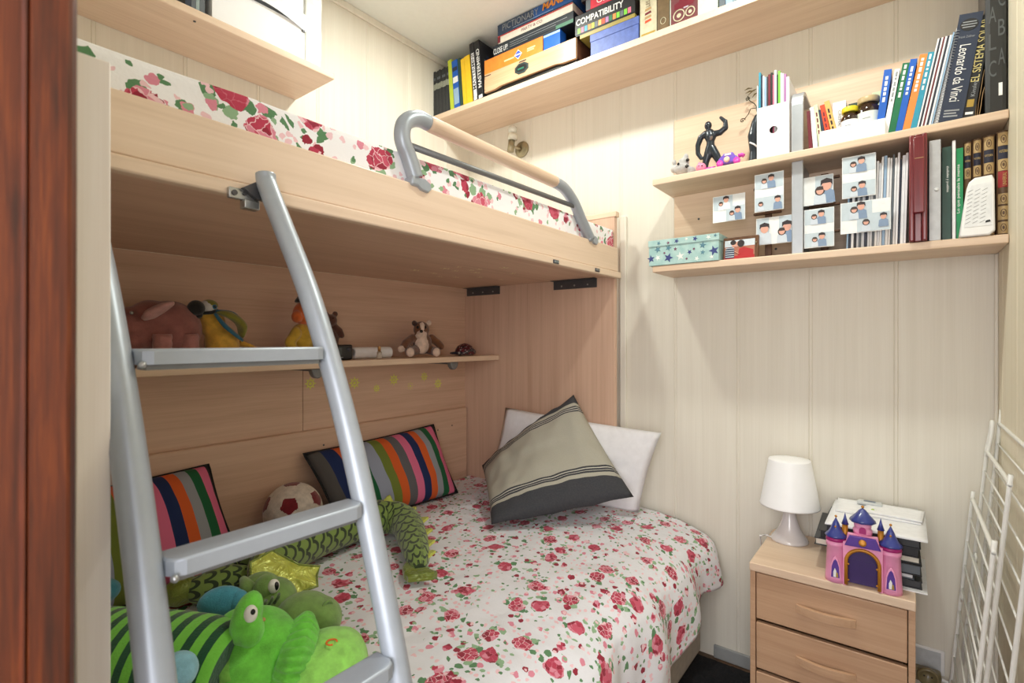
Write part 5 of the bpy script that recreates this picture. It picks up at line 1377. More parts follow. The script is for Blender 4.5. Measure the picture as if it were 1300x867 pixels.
mb = MB(); mb.tube([Fv @ Vector((.034, .030, 0)), Fv @ Vector((.046, .032, .0)), Fv @ Vector((.052, .026, 0))], .007, mgt, 12); part('handset', mb, vc, 'magenta handset')

# ---- lower tier
y0, y1 = UY(823, 1.925), UY(913, 1.925)
def starbox_mat():
    m = NT('pale_turquoise_paper'); n_ = m.noise(m.coord('Object'), 30, 3); m.col(m.ramp(n_[0], [(.35, S(156, 194, 194)), (.65, S(180, 210, 207))])); m.p(Roughness=.5); return m.m
tqs = starbox_mat(); stn = card('star_navy', S(60, 70, 130)); stw = card('star_white', S(232, 238, 236)); stt = card('star_teal', S(88, 132, 150)); stp = card('star_plum', S(120, 70, 100))
sbx = thing('star_box', 'turquoise keepsake box with navy and white stars and a lid', 'box', (2.0, (y0 + y1) / 2, Z1))
mb = MB(); mb.box((1.927, y1 + .002, Z1 + .0003), (2.07, y0 - .002, Z1 + .075), tqs, .001); bx_ = part('box_body', mb, sbx)
mb = MB(); mb.box((1.924, y1, Z1 + .074), (2.073, y0, Z1 + .098), tqs, .001); li_ = part('lid', mb, sbx)
r_ = rng(11)
def star(F, r, mt, mb, rot=0): mb.prism([((r if k % 2 == 0 else r * .42) * math.cos(rot + PI / 2 + PI * k / 5), (r if k % 2 == 0 else r * .42) * math.sin(rot + PI / 2 + PI * k / 5)) for k in range(10)], F, .0004, mt)
mb = MB(); mb2 = MB(); W_ = y0 - y1
for fx, fz, rr, mt in ((.30, .026, .019, stn), (.47, .028, .017, stw), (.60, .040, .010, stn), (.93, .036, .019, stn), (.78, .060, .014, stt), (.78, .034, .010, stt), (.04, .028, .016, stn), (.14, .030, .012, stw), (.14, .062, .014, stt), (.40, .057, .008, stp), (.56, .016, .006, stp), (.66, .050, .006, stp), (.24, .046, .006, stp), (.30, .064, .013, stt), (.90, .014, .009, stw), (.70, .013, .010, stw)):
    star(frame((1.9268, y0 - W_ * fx, Z1 + fz), (0, -1, 0), (0, 0, 1)), rr, mt, mb, fx * 3)
for fx, fz, rr, mt in ((.42, .086, .010, stn), (.68, .087, .0105, stn), (.86, .087, .010, stw), (.16, .085, .009, stt), (.56, .090, .007, stw), (.30, .083, .007, stp), (.95, .09, .007, stt)):
    star(frame((1.9238, y0 - W_ * fx, Z1 + fz), (0, -1, 0), (0, 0, 1)), rr, mt, mb2, fx * 5)
part('stars', mb, bx_); part('stars', mb2, li_)
# framed photograph of two people kissing
walnut = wood('walnut_frame', S(70, 44, 28), S(92, 60, 38), S(112, 76, 48), axis='Z', across=60)
fa0 = WX(918, 322, 1.935); Ff = frame((1.945, UY(919, 1.94), Z1 + .0006), (0, -1, 0), (0, .0, 1)); Ff = Ff @ Matrix.Rotation(R(-8), 4, 'X')
pfm = thing('framed_photo', 'small walnut block photo frame with a couple kissing, one in striped shirt', 'photo frame', Ff @ Vector((.045, 0, 0)))
Wp = UY(919, 1.94) - UY(962, 1.94)
mb = MB(); mb.box((-.006, 0, -.014), (Wp, .082, -.001), walnut, .002, M=Ff); part('block', mb, pfm)
skin = card('print_skin', S(222, 168, 150)); hair = card('print_hair', S(48, 40, 44)); redp = card('print_red', S(176, 40, 46)); skyp = card('print_sky', S(206, 216, 226)); stripe_n = card('print_navy', S(40, 56, 84)); wallp = card('print_brick', S(172, 110, 90))
def flatdisc(F, x, y, rx, ry, mt, mb, n=16, z=0.0): mb.prism([(x + rx * math.cos(2 * PI * k / n), y + ry * math.sin(2 * PI * k / n)) for k in range(n)], F @ Matrix.Translation((0, 0, z)), .00025, mt)
mb = MB(); w_ = Wp - .012; mb.box((0, .001, -.0008), (w_, .070, 0), skyp, M=Ff)
mb.box((0, .001, .0001), (w_, .046, .0003), wallp, M=Ff); mb.box((0, .001, .0004), (w_, .012, .0006), redp, M=Ff)
mb.prism([(.002, .004), (.034, .004), (.034, .036), (.024, .046), (.010, .044), (.002, .034)], Ff @ Matrix.Translation((0, 0, .0007)), .0002, stripe_n)
for k in range(5): mb.box((.003, .008 + k * .008, .001), (.033, .0105 + k * .008, .0012), skyp, M=Ff)
mb.prism([(.044, .004), (w_ - .004, .004), (w_ - .004, .030), (.066, .042), (.050, .038)], Ff @ Matrix.Translation((0, 0, .0007)), .0002, redp)
flatdisc(Ff, .032, .056, .009, .011, skin, mb, z=.001); flatdisc(Ff, .029, .061, .010, .009, hair, mb, z=.0013); flatdisc(Ff, .046, .055, .008, .010, skin, mb, z=.001); flatdisc(Ff, .055, .056, .012, .013, hair, mb, z=.0013)
mb.tube([Ff @ Vector((.034, .028, .001)), Ff @ Vector((.050, .018, .0012))], .003, skin, 6, flat=.3)
part('print', mb, pfm, 'colour print of two people kissing'); mb = MB(); mb.cyl(Ff @ Vector((Wp - .008, .055, -.001)), Ff @ Vector((Wp - .008, .055, .0015)), .003, brass, n=12); part('peg', mb, pfm)

# photo prints of a boy and a girl hung in clear pockets: one card each
bgp = card('print_pale_blue', S(196, 210, 220)); bgw = card('print_white', S(236, 240, 242)); shirt = card('print_denim', S(128, 150, 180)); blouse = card('print_pale', S(206, 216, 228)); hair2 = card('print_brown', S(64, 52, 50))
PZ = 0.0
def person(F, x, y, s, mt, hr, girl, mb, z=.001):
    global PZ
    PZ += .00013; z += PZ % .0012
    mb.prism([(x - .30 * s, y), (x + .30 * s, y), (x + .26 * s, y + .46 * s), (x + .10 * s, y + .56 * s), (x - .10 * s, y + .56 * s), (x - .26 * s, y + .46 * s)], F @ Matrix.Translation((0, 0, z)), .0002, mt)
    if girl: flatdisc(F, x, y + .70 * s, .24 * s, .25 * s, hr, mb, z=z + .0002)
    flatdisc(F, x, y + .70 * s, .17 * s, .20 * s, skin, mb, z=z + .0004)
    if girl: mb.prism([(x - .18 * s, y + .74 * s), (x + .18 * s, y + .74 * s), (x + .14 * s, y + .93 * s), (x - .14 * s, y + .93 * s)], F @ Matrix.Translation((0, 0, z + .0006)), .0002, hr)
    else: mb.prism([(x - .21 * s, y + .70 * s), (x - .13 * s, y + .80 * s), (x + .13 * s, y + .80 * s), (x + .21 * s, y + .70 * s), (x + .20 * s, y + .92 * s), (x, y + 1.0 * s), (x - .20 * s, y + .92 * s)], F @ Matrix.Translation((0, 0, z + .0006)), .0002, hr)
PH = [  # quad u0,v_top_left, u1, v_top_right, height px left, x plane, panels, label
    (905, 946, 244, 278, 1.985, 'left photo card with two picture halves above the framed couple', 'H2'),
    (958, 995, 216, 265, 1.960, 'tall photo card high under the upper tier, left of the upright', 'V2'),
    (960, 1006, 272, 307, 1.975, 'wide photo card low beside the upright, left of it', 'W2'),
    (1020, 1058, 220, 257, 1.975, 'photo card right of the upright with boy and girl standing, upper', 'H1'),
    (1021, 1059, 262, 312, 1.965, 'tall photo card right of the upright, lower, two pictures stacked', 'V2b'),
    (1069, 1112, 193, 247, 1.950, 'tall photo card leaning before the magazines, upper right', 'V2c'),
    (1067, 1131, 250, 291, 1.945, 'wide photo card before the magazines, lower right, with kneeling children', 'W3')]
def photo(u0, u1, v0, v1, x, label, kind):
    a_, b_, c_ = WX(u0, v0 + (v1 - v0) * .5, x), WX(u1, v0, x), WX(u1, v1, x)
    ya, yb_ = a_.y, b_.y; zc0, zc1 = c_.z, b_.z
    # the card's height is kept from its right edge
    F = frame((x, ya, zc0), (0, -1, 0), (0, 0, 1)); w_, h_ = ya - yb_, zc1 - zc0
    o = thing('photo_card', label, 'photo', F @ Vector((w_ / 2, 0, 0)))
    mb = MB(); mb.box((0, 0, -.0015), (w_, h_, 0), bgw, M=F); part('card', mb, o)
    mb = MB(); r_ = rng(int(u0 + v0))
    pz = [0.0]
    def pane(x0, x1, yy0, yy1, mt):
        mb.box((x0 * w_, yy0 * h_, .0001 + pz[0]), (x1 * w_, yy1 * h_, .0003 + pz[0]), mt, M=F); pz[0] += .0004
    if kind[0] == 'V':
        pane(.02, .98, .60, .98, bgp); pane(.02, .98, .02, .38, bgp)
        s = h_ * .36
        person(F, w_ * .58, h_ * .60, s, shirt, hair, False, mb); person(F, w_ * .34, h_ * .60, s * .78, blouse, hair2, True, mb)
        if kind == 'V2': person(F, w_ * .80, h_ * .02, s, shirt, hair, False, mb); person(F, w_ * .22, h_ * .02, s * .72, blouse, hair2, True, mb)
        else: person(F, w_ * .60, h_ * .02, s, shirt, hair, False, mb); person(F, w_ * .36, h_ * .02, s * .74, blouse, hair2, True, mb)
    elif kind == 'H2':
        pane(.02, .62, .45, .98, bgp); pane(.42, .98, .02, .56, bgp); s = h_ * .52
        person(F, w_ * .42, h_ * .46, s, bgw, hair, False, mb); person(F, w_ * .26, h_ * .45, s * .66, bgw, hair2, True, mb); person(F, w_ * .78, h_ * .02, s, shirt, hair, False, mb, .0014); person(F, w_ * .60, h_ * .02, s * .74, blouse, hair2, True, mb, .0014)
    elif kind == 'W2':
        pane(.02, .36, .02, .98, bgp); pane(.64, .98, .02, .98, bgp); s = h_ * .80
        person(F, w_ * .24, h_ * .02, s, blouse, hair, False, mb); person(F, w_ * .86, h_ * .02, s, shirt, hair, False, mb); person(F, w_ * .72, h_ * .02, s * .72, blouse, hair2, True, mb)
    elif kind == 'H1':
        pane(.40, .98, .02, .98, bgp); s = h_ * .86; person(F, w_ * .78, h_ * .02, s, shirt, hair, False, mb); person(F, w_ * .56, h_ * .02, s * .74, blouse, hair2, True, mb)
    else:
        pane(.02, .64, .42, .98, bgp); pane(.34, .98, .02, .58, bgp); s = h_ * .55
        person(F, w_ * .42, h_ * .44, s, shirt, hair, False, mb); person(F, w_ * .28, h_ * .44, s * .78, blouse, hair2, True, mb); person(F, w_ * .86, h_ * .12, s * .8, shirt, hair, False, mb, .0014); person(F, w_ * .52, h_ * .02, s * .74, blouse, hair2, True, mb, .0014)
    part('print', mb, o); return o
for p in PH: photo(*p)
mb = MB(); 
acr = plain('clear_acrylic', S(230, 226, 222), .05, trans=.9)
def holder(label, u0, u1, zt, x):
    ya, yb_ = UY(u0, x), UY(u1, x); o = thing('photo_stand', label, 'photo stand', (x, (ya + yb_) / 2, Z1))
    mb = MB(); mb.box((x, yb_, Z1 + .0003), (x + .05, ya, Z1 + .012), walnut, .002); part('base', mb, o)
    ym = (ya + yb_) / 2; mb = MB(); mb.box((x + .024, ym - .011, Z1 + .0122), (x + .036, ym + .011, zt), walnut, .002); part('post', mb, o)
    k = 0
    for zz in (Z1 + .07, Z1 + .16, Z1 + .25):
        if zz < zt: mb = MB(); mb.box((x + .004, ym - .045, zz), (x + .020, ym + .045, zz + .008), walnut, .002); part('cross_bar', mb, o)
    return o
holder('dark wooden photo stand behind the cards left of the upright', 948, 1000, 1.872, 2.0)
holder('dark wooden photo stand behind the cards right of the upright', 1026, 1066, 1.845, 2.0)
mb = MB(); yy_ = UY(965, 2.0); pass

# magazines row on the lower tier
y = UY(1074, 1.965); r_ = rng(21); yend = UY(1152, 1.975); i = 0
mcol = [(navy, 'navy'), (white_m, 'white'), (sky, 'pale blue'), (slate, 'slate grey'), (white_m, 'white'), (black_c, 'black')]
while y > yend + .004:
    k = [2, 0, 1, 5, 1, 3, 1, 0, 1, 1, 3, 1, 4, 1, 2, 1, 1, 3, 1, 1, 0, 1, 1, 1][i % 24]
    mt, nm_ = mcol[k]; t = r_.uniform(.0045, .0075); h = r_.uniform(.262, .285)
    book('thin %s magazines in the upright row behind the photo cards' % nm_, y, t, h, .15, 1.965 + r_.uniform(0, .01), Z1, mt, 1.5, 'thin %s magazines in the upright row' % nm_, 'magazine', name='magazine'); y -= t + .0008; i += 1
# tall red wooden game case
redw = wood('red_stained_wood', S(86, 22, 30), S(108, 30, 38), S(128, 42, 48), axis='Z', rough=.3, across=50, gloss=.3)
y0, t = span(1154, 1178, 1.915); t -= .001; rc_ = thing('game_case', 'tall narrow red-stained wooden case projecting from the lower tier', 'case', (1.99, y0 - t / 2, Z1))
hz = .335 - .032
hz = WX(1166, 168, 1.915).z - Z1
hz = min(hz, 1.8846 - Z1)
mb = MB(); mb.box((1.935, y0 - t, Z1 + .0003), (2.10, y0, Z1 + hz), redw, .003); part('body', mb, rc_)
mb = MB(); mb.box((1.915, y0 - t, Z1 + .0003), (1.9345, y0 - t * .70, Z1 + hz), redw, .004); mb.box((1.918, y0 - t * .30, Z1 + .0003), (1.9345, y0, Z1 + hz), redw, .004); mb.box((1.922, y0 - t * .69, Z1 + .0003), (1.9345, y0 - t * .31, Z1 + hz), redw, .002); part('front_rails', mb, rc_)
mb = MB(); mb.box((1.908, y0 - t * .85, Z1 + hz * .26), (1.9148, y0 - t * .22, Z1 + hz * .97), redw, .003); sl_ = part('sliding_cover', mb, rc_)
mb = MB(); mb.box((1.9072, y0 - t * .80, Z1 + hz * .765), (1.9079, y0 - t * .30, Z1 + hz * .770), kraft); part('inlay_line', mb, sl_)
# grey plastic folder, books, encyclopaedia
plg = plain('grey_plastic_folder', S(188, 190, 194), .3)
y0, t = span(1179.5, 1195, 1.935); o = book('pale grey plastic document box next to the red wooden case', y0, t - .001, .292, .17, 1.935, Z1, plg, 0, pages=False, cat='folder', name='document_box')
M_ = bookM(y0, t - .001, 1.935, Z1, 0); mb = MB(); mb.lathe([(0, 0), (.006, 0), (.006, .001), (0, .001)], (0, 0, 0), plain('grey_stud', S(206, 208, 210), .3), 16, M=SF(M_, -t * .62, .148, 'h', 0)); part('stud', mb, o)
y0, t = span(1196, 1208, 1.955); book('dark green softcover with small white title beside the pale document box', y0, t - .0006, .272, .16, 1.955, Z1, dgreen, 0, texts=[('ciudades y pueblos', 'd', -t * .40, .215, .075, .0075, white_i)])
y0, t = span(1209, 1213.5, 1.950); book('thin white book between the two green books', y0, t - .0006, .285, .16, 1.95, Z1, white_m)
y0, t = span(1214, 1223, 1.955); book('bright green book with white upward title on the lower tier', y0, t - .0006, .262, .16, 1.955, Z1, bgreen, 0, texts=[('Lo que pensaba la mente', 'u', -t + .006, .075, .14, .0085, white_i)])
lea = plain('brown_leather', S(96, 70, 48), .45, var=.1); leab = plain('tan_gilt', S(186, 158, 112), .45, metal=.15); leap = plain('navy_panel', S(34, 36, 56), .45); redpn = plain('red_panel', S(150, 36, 40), .45)
enc = [(1223.5, 1234, .276, 'first brown and gold bound volume, mostly behind the white vent box'), (1234.5, 1247, .280, 'second brown and gold bound volume behind the white vent box'), (1247.5, 1263.5, .284, 'third brown and gold bound volume behind the white vent box'), (1265, 1283, .290, 'wider brown and gold bound volume with red panel at the shelf end')]
for i, (u0, u1, h, lab) in enumerate(enc):
    y0, t = span(u0, u1, 1.962); t -= .001
    bands = [(h * .02, h * .13, leab), (h * .30, h * .40, leab), (h * .62, h * .73, leab), (h * .86, h * .985, leab), (h * .73, h * .855, leap)]
    if i == 3: bands += [(h * .46, h * .615, redpn), (h * .15, h * .28, leab)]
    tx = [('HISTORIA', 'h', -t * .16, h * .79, t * .66, .006, gold_i)]
    if i == 3: tx = [('UNIVERSAL', 'u', -t * .72, h * .475, h * .125, .008, gold_i), ('HISTORIA', 'h', -t * .18, h * .79, t * .62, .008, gold_i)]
    o = book(lab, y0, t, h, .16, 1.962, Z1, lea, 0, rnd=.006, bands=bands, texts=tx)
    M_ = bookM(y0, t, 1.962, Z1, 0)
    for fz in ((.075, .35, .675, .92) if i < 3 else (.075, .215, .35, .675, .92)):
        mb = MB(); Fm = SF(M_, -t / 2, h * fz, 'h', .0072)
        mb.tube([Fm @ Vector((t * .20 * math.cos(a_ * PI / 8), h * .036 * math.sin(a_ * PI / 8), 0)) for a_ in range(16)], .0008, lea, 5, closed=True)
        mb.prism([(t * .09 * math.cos(a_ * PI / 4), h * .018 * math.sin(a_ * PI / 4)) for a_ in range(8)], Fm, .0003, lea)
        part('tooling', mb, o, 'dark tooled ornament')
# white vent box standing in front
vb = thing('vent_box', 'white plastic box with slotted front leaning before the brown volumes', 'speaker', (1.945, UY(1240, 1.94), Z1))
yc_ = (UY(1217, 1.94) + UY(1263, 1.94)) / 2; hw = (UY(1217, 1.94) - UY(1263, 1.94)) / 2
Fv = frame((1.938, yc_, Z1 + .0006), (0, -1, 0), (0, 0, 1)) @ Matrix.Rotation(R(-4), 4, 'X')
mb = MB(); hb_ = WX(1245, 224, 1.94).z - Z1
mb.prism([(-hw, .004), (-hw + .006, 0), (hw - .012, 0), (hw, .012), (hw * .98, hb_ * .92), (hw * .85, hb_), (-hw * .10, hb_ * .985), (-hw * .42, hb_ * .92), (-hw * .55, hb_ * .82)], Fv @ Matrix.Translation((0, 0, -.012)), .024, white_p, .004); vbo = part('shell', mb, vb)
mb = MB(); mb.prism([(-hw * .72, .026), (hw * .80, .026), (hw * .82, hb_ * .88), (-hw * .30, hb_ * .86), (-hw * .46, hb_ * .75)], Fv @ Matrix.Translation((0, 0, .0121)), .0008, plain('white_panel', S(232, 234, 236), .4), .0003); part('panel', mb, vb)
slotm = plain('slot_grey', S(120, 124, 128), .6); mb = MB()
for c_ in range(3):
    for k in range(9):
        x = -hw * .36 + c_ * hw * .40 - hw * .16 * (1 - k / 8); y_ = .036 + k * (hb_ * .86 - .044) / 9
        mb.prism([(x - .006, y_), (x - .004, y_), (x + .007, y_ + .006), (x + .005, y_ + .006)], Fv @ Matrix.Translation((0, 0, .0131)), .0003, slotm)
mb.prism([(hw * .45, .034), (hw * .75, .036), (hw * .70, .042), (hw * .48, .040)], Fv @ Matrix.Translation((0, 0, .0131)), .0003, black_i)
part('slots', mb, vb, 'grey slots')
# ================================================================== TOP SHELF: board games
XT = 1.874
def tspan(u0, u1, x=XT): return UY(u0, x), UY(u1, x)
def gamebox(label, u0, u1, z0, z1, mt, x=XT, d=.22, name='board_game', cat='board game', lid=None, lidmat=None):
    ya, yb_ = tspan(u0, u1, x)
    o = thing(name, label, cat, (x + d / 2, (ya + yb_) / 2, z0))
    if lid:
        mb = MB(); mb.box((x + .002, yb_ + .002, z0), (x + d - .002, ya - .002, z1 - .002), lidmat or mt, .001); part('tray', mb, o)
        mb = MB(); mb.box((x, yb_, z0 + lid), (x + d, ya, z1), mt, .001); part('lid', mb, o)
    else:
        mb = MB(); mb.box((x, yb_, z0), (x + d, ya, z1), mt, .001); part('box', mb, o)
    return o, frame((x - .0004, ya, z0), (0, -1, 0), (0, 0, 1)), ya - yb_, z1 - z0
# dark magazine run at the corner
ya, yb_ = tspan(548.5, 571.5); y = ya; i = 0; n_ = 11; tt_ = (ya - yb_) / n_
spine_g = card('spine_grey', S(150, 154, 140)); charc = card('magazine_charcoal', S(44, 48, 50))
for k in range(n_):
    book('dark magazines with a grey spine band in the corner run on the top shelf', y, tt_ - .0005, .228 + .003 * (k % 3), .16, XT, Z3, charc if k % 2 else black_c, -3, 'dark corner magazines', 'magazine', bands=[(.135, .165, spine_g), (.185, .198, slate)] if k % 3 else [(.138, .168, spine_g)], pages=False, name='magazine'); y -= tt_
ya, yb_ = tspan(572, 576.5); book('lime yellow thin book beside the dark corner magazines', ya, ya - yb_ - .0005, .258, .19, XT, Z3, limey, -4.5)
ya, yb_ = tspan(577, 584); book('blue and pale book with white flecks beside the lime yellow one', ya, ya - yb_ - .0005, .245, .18, XT, Z3, royal, -4.7, bands=[(.02, .10, sky), (.13, .16, white_m), (.19, .21, navy)])
ya, yb_ = tspan(584.5, 588); book('thin dark green book left of the yellow books', ya, ya - yb_ - .0005, .245, .18, XT, Z3, dgreen, -4.9)
ya, yb_ = tspan(588.5, 593); book('yellow book, left one of two left of the tall game boxes', ya, ya - yb_ - .0005, .235, .18, XT, Z3, ylw, -5.1)
ya, yb_ = tspan(593.3, 600); book('yellow book, right one of two, touching the tall game boxes', ya, ya - yb_ - .0005, .240, .18, XT, Z3, ylw, -5.3)
# two tall MASTERMIND boxes standing side by side, leaning left
for u0, u1, lab, fl in ((601, 606.5, 'tall narrow black and white lettered game box, left of the standing pair', True), (607, 613.5, 'tall narrow black lettered game box, right of the standing pair beside the orange box', False)):
    ya, yb_ = tspan(u0, u1); t = ya - yb_ - .0006; h = .292
    M_ = bookM(ya, t, XT, Z3, -5.6); o = thing('board_game', lab, 'board game', M_ @ Vector((.1, -t / 2, 0)))
    mb = MB(); mb.box((0, 0, 0), (.21, -t, h), black_c, .001, M=M_); part('box', mb, o)
    mb = MB()
    if fl: mb.box((-.0006, -t * .25, .02), (-.0002, -t * .95, h * .82), white_m, M=M_)
    mb.text('MASTERMIND', SF(M_, -t * .92 if True else 0, .055, 'u', .0008), h * .66, t * .62, black_i if fl else white_i, bold=.01); mb.box((-.0006, -t * .2, .004), (-.0002, -t * .9, .02), white_m, M=M_); part('lettering', mb, o)
    if not fl:
        mb = MB(); r_ = rng(4)
        for k in range(16):
            mb.box((.02 + .17 * r_.random(), -t - .0003, .02 + .2 * r_.random()), (.03 + .17 * r_.random(), -t - .0001, .03 + .22 * r_.random()), [maroon, slate, vermil, navy][k % 4], M=M_)
        part('side_picture', mb, o)
# wooden case with black base and octagonal handle hole
x0 = XT - .006
ya, yb_ = tspan(615, 731, x0); Wd = ya - yb_; Hc = .105
wcase = wood('case_wood', S(192, 152, 116), S(208, 168, 132), S(220, 184, 150), axis='Y', rough=.3, across=40)
wc = thing('wooden_case', 'long blond wooden case with black base and octagonal handle hole on the top shelf', 'case', (x0 + .12, (ya + yb_) / 2, Z3))
Fw = frame((x0, ya, Z3), (0, -1, 0), (0, 0, 1))
mb = MB(); mb.box((x0 + .013, yb_ + .004, Z3 + .001), (x0 + .235, ya - .004, Z3 + .028), black_p, .002); part('base', mb, wc, 'black base')
mb = MB(); mb.prism([(0, .018), (Wd * .13, .018), (Wd * .20, .026), (Wd * .80, .026), (Wd * .87, .018), (Wd, .018), (Wd, Hc), (0, Hc)], Fw @ Matrix.Translation((0, 0, -.012)), .012, wcase, .001); part('front', mb, wc)
mb = MB(); mb.box((x0 + .0125, yb_, Z3 + .029), (x0 + .235, ya, Z3 + Hc), plain('case_side_brown', S(112, 72, 50), .4), .001); part('body', mb, wc, 'brown body')
o8 = lambda rx, ry: [(Wd * .44 + rx * math.cos(PI / 8 + k * PI / 4) * 1.08, .066 + ry * math.sin(PI / 8 + k * PI / 4) * 1.08) for k in range(8)]
mb = MB(); mb.prism(o8(.038, .024), Fw @ Matrix.Translation((0, 0, .0001)), .002, plain('dark_teal_plastic', S(48, 62, 62), .4), .0008); hd2 = part('handle_hole', mb, wc, 'dark octagonal handle')
mb = MB(); mb.prism(o8(.029, .016), Fw @ Matrix.Translation((0, 0, .0022)), .0004, black_p); mb.box((Wd * .44 - .02, .060, .0028), (Wd * .44 + .014, .068, .0036), plain('teal_grip', S(40, 104, 84), .4), M=Fw); part('grip', mb, hd2)
mb = MB()
for fx, fy in ((.01, .030), (.01, .085), (.985, .045), (.985, .085)): mb.cyl(Fw @ Vector((Wd * fx, fy, .0)), Fw @ Vector((Wd * fx, fy, .0012)), .002, black_p, n=8)
part('screws', mb, wc); mb = MB(); mb.box((Wd * .41, .094, .0001), (Wd * .49, .099, .0006), black_p, M=Fw); mb.box((0, Hc - .012, .0001), (Wd * .08, Hc - .008, .0006), black_p, M=Fw); part('catch', mb, wc)
z = Z3 + Hc + .0004
o, F, W_, H_ = gamebox('flat orange box with a blue diamond lying on the wooden case', 615, 689, z, z + .070, plain('orange_box', S(236, 130, 46), .45), name='orange_box', cat='box')
dmd = plain('diamond_blue', S(60, 86, 190), .4); mb = MB(); cx_, cy_ = W_ * .60, H_ * .48
mb.prism([(cx_ - .022, cy_), (cx_, cy_ - .022), (cx_ + .022, cy_), (cx_, cy_ + .022)], F, .0004, white_m); mb.prism([(cx_ - .018, cy_ + .003), (cx_, cy_ + .018), (cx_ + .018, cy_ + .003)], F @ Matrix.Translation((0, 0, .0005)), .0002, dmd); mb.prism([(cx_ - .018, cy_ - .003), (cx_ + .018, cy_ - .003), (cx_, cy_ - .018)], F @ Matrix.Translation((0, 0, .0005)), .0002, dmd)
part('diamond', mb, o, 'blue diamond mark'); pi_ = plain('pale_orange_ink', S(248, 204, 150), .5)
mb = MB(); mb.box((W_ * .36, H_ * .36, 0), (W_ * .53, H_ * .46, .0004), pi_, M=F); mb.box((W_ * .75, H_ * .52, 0), (W_ * .88, H_ * .62, .0004), pi_, M=F); mb.box((W_ * .75, H_ * .40, 0), (W_ * .86, H_ * .48, .0004), pi_, M=F); part('print', mb, o)
o, F, W_, H_ = gamebox('small glossy blue box beside the orange box', 690, 711, z, z + .068, plain('glossy_blue', S(36, 100, 206), .25), d=.05, name='blue_box', cat='box')
mb = MB(); mb.box((0, H_ - .012, 0), (W_, H_ - .002, .0004), sky, M=F); part('print', mb, o)
z += .0708
o, F, W_, H_ = gamebox('flat black game box with white title lying on the orange box', 626, 728, z, z + .050, plain('game_black', S(34, 42, 50), .4), name='board_game', lid=.010)
mb = MB(); mb.text('CLOSE UP!', F @ Matrix.Translation((.004, .008, 0)), W_ * .19, .026, white_i)
mb.box((W_ * .23, .032, 0), (W_ * .93, .034, .0004), grey_i, M=F); mb.box((W_ * .23, .022, 0), (W_ * .80, .0235, .0004), grey_i, M=F); mb.box((W_ * .23, .013, 0), (W_ * .46, .0145, .0004), grey_i, M=F); part('lettering', mb, o)
mb = MB(); mb.box((W_ * .80, .001, 0), (W_ * .999, .016, .0005), plain('green_print', S(70, 120, 96), .4), M=F); part('picture_strip', mb, o)
z += .0505
o, F, W_, H_ = gamebox('cream-sided flat game box under the blue titled one in the left pile', 632, 727, z, z + .036, plain('game_cream', S(226, 218, 206), .45), lid=.004)
mb = MB(); mb.text('PARTY & CO', F @ Matrix.Translation((W_ * .34, .009, 0)), W_ * .28, .013, maroon); mb.box((0, .030, 0), (W_, .0345, .0005), red_i, M=F); mb.box((0, .004, 0), (.016, .033, .0004), maroon, M=F); part('lettering', mb, o)
z += .0365
o, F, W_, H_ = gamebox('blue titled game box at the very top of the left pile', 632, 727, z, min(z + .062, ZC - .005), plain('game_blue', S(34, 88, 160), .4), lid=.006, lidmat=navy)
mb = MB(); mb.box((0, 0, -.0002), (W_ * .50, H_ * .98, .0002), plain('game_slate_blue', S(44, 66, 96), .4), M=F); mb.text('PICTIONARY', F @ Matrix.Translation((W_ * .07, .016, 0)), W_ * .50, .030, grey_i); mb.text('MANIA', F @ Matrix.Translation((W_ * .62, .022, 0)), W_ * .32, .030, plain('orange_ink', S(240, 150, 50), .5), bold=.04, italic=.2); mb.box((W_ * .22, .008, 0), (W_ * .76, .010, .0004), sky, M=F); part('lettering', mb, o)
# second pile: blue tin, COMPATIBILITY, GENIUS
z = Z3
tinb = plain('blue_tin', S(78, 100, 172), .5, var=.1)
o, F, W_, H_ = gamebox('mottled blue lidded box at the bottom of the right game pile', 749, 811, z, z + .092, tinb, lid=.062, lidmat=tinb, name='blue_tin', cat='box'); z += .0925
o, F, W_, H_ = gamebox('thin yellow-edged box between the blue box and the black titled game', 736, 806, z, z + .016, card('dull_yellow', S(150, 134, 60)), name='flat_box', cat='box'); z += .0165
o, F, W_, H_ = gamebox('black game box with a row of coloured squares and white title', 730, 806, z, z + .085, plain('game_black2', S(28, 28, 32), .4), lid=.004)
mb = MB(); mb.text('COMPATIBILITY', F @ Matrix.Translation((.006, .042, 0)), W_ * .80, .027, white_i, bold=.02)
cl_ = [limec, pinkc, teal, orange, limey, slate, peach, vermil, lilac, emer, orange, limec, slate, limec, pinkc]
for k in range(15): mb.box((W_ * (.05 + .06 * k), .008, 0), (W_ * (.05 + .06 * k + .05), .030, .0004), cl_[k], M=F)
part('lettering', mb, o); z += .0855
o, F, W_, H_ = gamebox('red game box with white title on top of the black titled game', 744, 803, z, z + .050, plain('game_red', S(206, 44, 66), .4), lid=.004, lidmat=black_c)
mb = MB(); mb.text('GENIUS', F @ Matrix.Translation((W_ * .24, .015, 0)), W_ * .62, .026, white_i); mb.box((0, .004, 0), (W_ * .10, .048, .0004), slate, M=F); mb.box((W_ * .24, .008, 0), (W_ * .9, .010, .0004), pinkc, M=F); part('lettering', mb, o); z += .0505
o, F, W_, H_ = gamebox('dark box with gold print at the very top of the right pile', 738, 792, z, ZC - .012, plain('game_dark2', S(40, 34, 40), .4))
mb = MB(); mb.box((W_ * .2, .006, 0), (W_ * .8, .016, .0004), ochre, M=F); part('print', mb, o)
